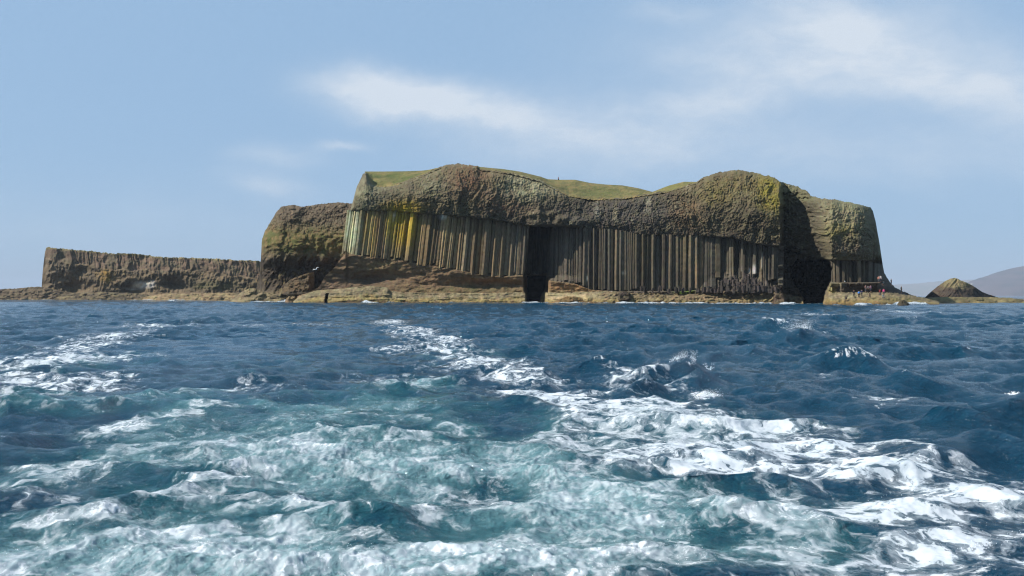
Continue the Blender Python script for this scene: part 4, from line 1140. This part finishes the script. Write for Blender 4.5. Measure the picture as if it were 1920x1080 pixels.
sp_o = mesh_obj('spray', V, Fc, M_SPRAY, None, smooth=True)
tag(sp_o, 'white drops of spray thrown up from the wave crests and the wake', 'spray', kind='stuff')

# ------------------------------------------------------------------ PEOPLE AND GULLS


def skin(name, joints, bones, radii, mat, parent, loc, rot, scale=1.0, sub=1):
    """one continuous surface grown round a skeleton of joints"""
    keys = list(joints); idx = {k: i for i, k in enumerate(keys)}
    me = bpy.data.meshes.new('bones')
    me.from_pydata([tuple(c * scale for c in joints[k]) for k in keys], [(idx[a], idx[b]) for a, b in bones], [])
    ob = bpy.data.objects.new('bones', me); COL.objects.link(ob)
    md = ob.modifiers.new('skin', 'SKIN'); md.use_smooth_shade = True
    for k in keys:
        r = radii[k]; r = (r, r) if not isinstance(r, tuple) else r
        me.skin_vertices[0].data[idx[k]].radius = (r[0] * scale, r[1] * scale)
    me.skin_vertices[0].data[0].use_root = True
    if sub:
        s = ob.modifiers.new('sub', 'SUBSURF'); s.levels = sub; s.render_levels = sub
    dg = bpy.context.evaluated_depsgraph_get()
    res = bpy.data.meshes.new_from_object(ob.evaluated_get(dg))
    bpy.data.objects.remove(ob); bpy.data.meshes.remove(me)
    res.name = name; res.materials.clear(); res.materials.append(mat)
    o = bpy.data.objects.new(name, res); COL.objects.link(o)
    o.parent = parent
    return o


_mats = {}
def cloth(c, rough=.85):
    if c not in _mats:
        _mats[c] = plain_material('cloth', alb(c), rough, .2, 6)
    return _mats[c]


def person(px, py, d, label, pose, jacket, trousers, hair=(46, 36, 28), turn=0.0, skin_c=(196, 150, 124), pack=None, group='visitors on the causeway', tall=1.72):
    base = at(px, py, d)
    root = empty('person', tuple(float(v) for v in base)); root.rotation_euler = (0, 0, radians(turn))
    tag(root, label, 'person', group)
    k = tall / 1.75
    J = {'pelvis': (0, 0, .95), 'waist': (0, .01, 1.10), 'chest': (0, .01, 1.32), 'neck': (0, 0, 1.49), 'head': (0, -.02, 1.60), 'crown': (0, -.01, 1.70), 'nose': (0, -.115, 1.60)}
    for s, n in ((-1, 'r'), (1, 'l')):
        J['sh' + n] = (s * .18, .01, 1.43); J['el' + n] = (s * .24, .04, 1.17); J['wr' + n] = (s * .23, -.08, .95); J['pa' + n] = (s * .225, -.10, .87)
        J['hip' + n] = (s * .09, 0, .90); J['kn' + n] = (s * .10, -.02, .50); J['an' + n] = (s * .10, .02, .09); J['to' + n] = (s * .12, -.15, .04)
    if pose == 'walk':
        J['knl'] = (.10, -.18, .52); J['anl'] = (.11, -.26, .09); J['tol'] = (.12, -.42, .06); J['knr'] = (-.10, .08, .50); J['anr'] = (-.11, .32, .12); J['tor'] = (-.12, .18, .04)
        J['ell'] = (.25, .14, 1.18); J['wrl'] = (.24, .18, .96); J['pal'] = (.24, .17, .88); J['wrr'] = (-.22, -.22, 1.0); J['par'] = (-.21, -.28, .95)
    if pose == 'point':
        J['ell'] = (.40, -.10, 1.38); J['wrl'] = (.62, -.2, 1.45); J['pal'] = (.70, -.23, 1.47)
    if pose == 'camera':
        for s, n in ((-1, 'r'), (1, 'l')):
            J['el' + n] = (s * .26, -.16, 1.26); J['wr' + n] = (s * .10, -.28, 1.50); J['pa' + n] = (s * .06, -.27, 1.57)
    if pose == 'sit':
        dz = -.50
        for q in J:
            if q[:2] not in ('kn', 'an', 'to'):
                J[q] = (J[q][0], J[q][1] + .12, J[q][2] + dz)
        for s, n in ((-1, 'r'), (1, 'l')):
            J['kn' + n] = (s * .13, -.32, .50); J['an' + n] = (s * .13, -.36, .08); J['to' + n] = (s * .14, -.52, .04)
            J['wr' + n] = (s * .16, -.24, .56); J['pa' + n] = (s * .13, -.32, .57); J['el' + n] = (s * .25, .02, .66)
    if pose == 'crouch':
        dz = -.42
        for q in J:
            if q[:2] not in ('kn', 'an', 'to'):
                J[q] = (J[q][0], J[q][1] + .05 - .25 * max(0, J[q][2] - 1.0), J[q][2] + dz - .08 * max(0, J[q][2] - 1.0))
        for s, n in ((-1, 'r'), (1, 'l')):
            J['kn' + n] = (s * .16, -.34, .46); J['an' + n] = (s * .13, -.08, .09); J['to' + n] = (s * .15, -.24, .04)
            J['wr' + n] = (s * .14, -.40, .42); J['pa' + n] = (s * .12, -.46, .36); J['el' + n] = (s * .24, -.2, .62)
    B = [('pelvis', 'waist'), ('waist', 'chest'), ('chest', 'neck'), ('neck', 'head'), ('head', 'crown'), ('head', 'nose')]
    Rd = {'pelvis': (.13, .11), 'waist': (.125, .1), 'chest': (.15, .11), 'neck': .055, 'head': (.085, .1), 'crown': (.06, .07), 'nose': .016}
    for n in 'rl':
        B += [('chest', 'sh' + n), ('sh' + n, 'el' + n), ('el' + n, 'wr' + n), ('wr' + n, 'pa' + n), ('pelvis', 'hip' + n), ('hip' + n, 'kn' + n), ('kn' + n, 'an' + n), ('an' + n, 'to' + n)]
        Rd.update({'sh' + n: .06, 'el' + n: .042, 'wr' + n: .03, 'pa' + n: (.034, .02), 'hip' + n: .085, 'kn' + n: .058, 'an' + n: .042, 'to' + n: (.045, .03)})
        w, p = Vector(J['wr' + n]), Vector(J['pa' + n]); dirv = (p - w).normalized(); side = Vector((1, 0, 0)) if abs(dirv.x) < .8 else Vector((0, 0, 1))
        sgn = -1 if n == 'l' else 1
        for fi, (off, ln) in enumerate(((-.026, .060), (-.009, .078), (.009, .072), (.026, .052))):
            a = p + side * off + dirv * .025; b = a + dirv * ln + Vector((0, -.018, 0))
            J['f%d' % fi + n] = tuple(a); J['g%d' % fi + n] = tuple(b); Rd['f%d' % fi + n] = .010; Rd['g%d' % fi + n] = .008
            B += [('pa' + n, 'f%d' % fi + n), ('f%d' % fi + n, 'g%d' % fi + n)]
        t = w + dirv * .03 + side * (.045 * sgn); J['th' + n] = tuple(t + dirv * .03); Rd['th' + n] = .010; B.append(('wr' + n, 'th' + n))
    skin('body', J, B, Rd, cloth(skin_c, .6), root, None, None, k)
    # clothes follow the body a little outside it
    jn = ['pelvis', 'waist', 'chest', 'shr', 'shl', 'elr', 'ell', 'wrr', 'wrl']
    JJ = {q: J[q] for q in jn}; JJ['collar'] = tuple(np.array(J['chest']) * .25 + np.array(J['neck']) * .75)
    RJ = {'pelvis': (.165, .14), 'waist': (.16, .135), 'chest': (.185, .145), 'collar': .085, 'shr': .085, 'shl': .085, 'elr': .062, 'ell': .062, 'wrr': .048, 'wrl': .048}
    skin('jacket', JJ, [('pelvis', 'waist'), ('waist', 'chest'), ('chest', 'collar'), ('chest', 'shr'), ('chest', 'shl'), ('shr', 'elr'), ('shl', 'ell'), ('elr', 'wrr'), ('ell', 'wrl')], RJ, cloth(jacket), root, None, None, k)
    tn = ['pelvis', 'hipr', 'hipl', 'knr', 'knl', 'anr', 'anl']
    skin('trousers', {q: J[q] for q in tn}, [('pelvis', 'hipr'), ('pelvis', 'hipl'), ('hipr', 'knr'), ('hipl', 'knl'), ('knr', 'anr'), ('knl', 'anl')],
         {'pelvis': (.145, .125), 'hipr': .102, 'hipl': .102, 'knr': .076, 'knl': .076, 'anr': .062, 'anl': .062}, cloth(trousers), root, None, None, k)
    hd = np.array(J['head'])
    skin('hair', {'a': tuple(hd + (0, .03, .0)), 'b': tuple(hd + (0, .025, .07)), 'c': tuple(hd + (0, .0, .11))}, [('a', 'b'), ('b', 'c')], {'a': (.088, .085), 'b': (.098, .105), 'c': (.06, .07)}, cloth(hair), root, None, None, k)
    if pack:
        c = np.array(J['chest'])
        skin('backpack', {'a': tuple(c + (0, .2, -.22)), 'b': tuple(c + (0, .22, -.05)), 'c': tuple(c + (0, .19, .12))}, [('a', 'b'), ('b', 'c')], {'a': (.15, .11), 'b': (.17, .13), 'c': (.12, .09)}, cloth(pack), root, None, None, k)
    return root


def shelf_d(px, py, off=.25):
    P = np.array([[px]], np.float32); Q = np.array([[py]], np.float32)
    return float(min(ledge_depth(P, Q)[0, 0], main_depth(P, Q)[0, 0])) - off


NAVY = (40, 46, 66); BLACK = (34, 34, 38); GREY = (92, 94, 98)
for a in [
    (1601, 557, 'person in navy jacket and orange hat standing left of the one in bright blue', 'stand', NAVY, BLACK, (190, 110, 60), 20, None),
    (1610.5, 558, 'person in bright blue jacket with blue backpack on the pale causeway', 'stand', (52, 140, 220), BLACK, (60, 44, 34), 165, (40, 120, 210)),
    (1615.5, 556, 'person in dark blue standing just behind the one in bright blue', 'camera', (48, 62, 110), NAVY, (40, 32, 26), -10, None),
    (1631, 560, 'person in dark clothes striding across the pale causeway with legs apart', 'walk', (60, 56, 50), (52, 48, 44), (44, 36, 30), 70, None),
    (1623, 547, 'person in a faded pink top at the foot of the dark terrace', 'stand', (170, 128, 122), GREY, (70, 52, 40), 30, None),
    (1627.5, 548, 'person in grey between the pink and the mauve tops by the terrace', 'stand', (112, 110, 112), BLACK, (36, 30, 26), -40, None),
    (1632.5, 547, 'person in a mauve top at the right of three by the terrace', 'stand', (156, 112, 130), (60, 60, 76), (56, 42, 32), 10, None),
    (1647.5, 530, 'person in a salmon pink jacket standing high on the terrace', 'point', (206, 138, 120), GREY, (80, 60, 46), 0, None),
    (1651, 529, 'person in a pale grey jacket beside the salmon jacket on the terrace', 'stand', (176, 172, 170), NAVY, (50, 40, 32), -30, None),
    (1656.5, 535, 'person in a dark teal jacket on the slope right of the terrace', 'crouch', (58, 86, 96), BLACK, (44, 34, 28), -60, None),
    (1650, 555, 'person in a red jacket at the left of the group near the causeway end', 'stand', (176, 52, 58), NAVY, (52, 40, 32), 30, None),
    (1657, 554, 'person in a bright magenta jacket beside the red one on the causeway', 'stand', (206, 62, 132), (70, 74, 90), (60, 46, 36), -20, None),
    (1656, 560, 'person in grey green sitting on the rock below the magenta jacket', 'sit', (124, 142, 138), GREY, (50, 40, 34), 15, None),
    (1586.5, 563, 'person in black sitting low on the shelf beside the great cave', 'sit', (42, 40, 40), BLACK, (36, 30, 26), -50, None),
    (1671, 535, 'dark clad person standing on the steep edge below the right end of the cliff', 'stand', (56, 58, 58), BLACK, (40, 34, 30), 90, None),
    (1690, 549, 'lone dark figure standing far out on the sloping causeway crest', 'stand', (44, 48, 54), BLACK, (38, 32, 28), 100, None)]:
    px, py, lab, pose, jk, tr, hr, turn, pk = a
    person(px, py, shelf_d(px, py), lab, pose, jk, tr, hr, turn, pack=pk)
dtop = float(np.interp(1047, xs, browD)) + 32
person(1047, 340.5, dtop, 'tiny person in a red jacket walking on the grassy top of the headland', 'walk', (150, 70, 66), BLACK, (44, 36, 30), 60, group=None)


def gull(px, py, d, label, span, roll, turn, flying=True, group='white gulls'):
    base = at(px, py, d); root = empty('gull', tuple(float(v) for v in base)); tag(root, label, 'gull', group)
    root.rotation_euler = (0, radians(roll), radians(turn))
    s = span / 1.3
    J = {'breast': (0, -.06, 0), 'belly': (0, .06, -.01), 'rump': (0, .2, .01), 'tail': (0, .32, .02), 'neck': (0, -.17, .03), 'head': (0, -.24, .05), 'beak': (0, -.31, .035)}
    Rd = {'breast': .075, 'belly': .07, 'rump': .045, 'tail': (.06, .012), 'neck': .05, 'head': .045, 'beak': .01}
    B = [('breast', 'belly'), ('belly', 'rump'), ('rump', 'tail'), ('breast', 'neck'), ('neck', 'head'), ('head', 'beak')]
    if flying:
        for q, n in ((-1, 'r'), (1, 'l')):
            J['a' + n] = (q * .12, -.04, .05); J['b' + n] = (q * .34, -.10, .20); J['c' + n] = (q * .50, -.02, .19); J['d' + n] = (q * .65, .06, .13)
            Rd['a' + n] = (.05, .075); Rd['b' + n] = (.02, .075); Rd['c' + n] = (.014, .055); Rd['d' + n] = (.006, .02)
            B += [('breast', 'a' + n), ('a' + n, 'b' + n), ('b' + n, 'c' + n), ('c' + n, 'd' + n)]
    else:
        for q, n in ((-1, 'r'), (1, 'l')):
            J['h' + n] = (q * .03, .04, -.09); J['i' + n] = (q * .03, .03, -.20); J['j' + n] = (q * .035, -.02, -.215); Rd['h' + n] = .02; Rd['i' + n] = .008; Rd['j' + n] = .012
            B += [('belly', 'h' + n), ('h' + n, 'i' + n), ('i' + n, 'j' + n)]
    skin('body', J, B, Rd, cloth((238, 238, 234)), root, None, None, s)
    return root


gull(592.5, 505.5, 135, 'white gull flying with raised wings before the dark foot of the crag', 1.35, -22, -20)
gull(1584, 528, 130, 'white gull gliding past the columns just right of the great cave', .62, 18, 60)
gull(1821.5, 532.8, 262, 'white gull perched on the right slope of the cone-shaped islet', 1.9, 0, 80, False)

# ------------------------------------------------------------------ HAZE
def build_haze():
    x0, x1, y0, y1, z0, z1 = -22000, 22000, -21000, 21500, -4.5, 420.0
    V = [(x0, y0, z0), (x1, y0, z0), (x1, y1, z0), (x0, y1, z0), (x0, y0, z1), (x1, y0, z1), (x1, y1, z1), (x0, y1, z1)]
    Fs = [(0, 3, 2, 1), (4, 5, 6, 7), (0, 1, 5, 4), (1, 2, 6, 5), (2, 3, 7, 6), (3, 0, 4, 7)]
    m, g, out = new_mat('haze_air')
    pv = g.new('ShaderNodeVolumePrincipled')
    pv.inputs['Color'].default_value = (.56, .66, .80, 1); pv.inputs['Density'].default_value = 0.8e-4
    g.l.new(pv.outputs[0], out.inputs['Volume'])
    o = mesh_obj('haze', np.array(V, np.float32), Fs, m, None, smooth=False)
    tag(o, 'thin pale blue sea haze in front of the far hills', 'haze', kind='stuff')


build_haze()
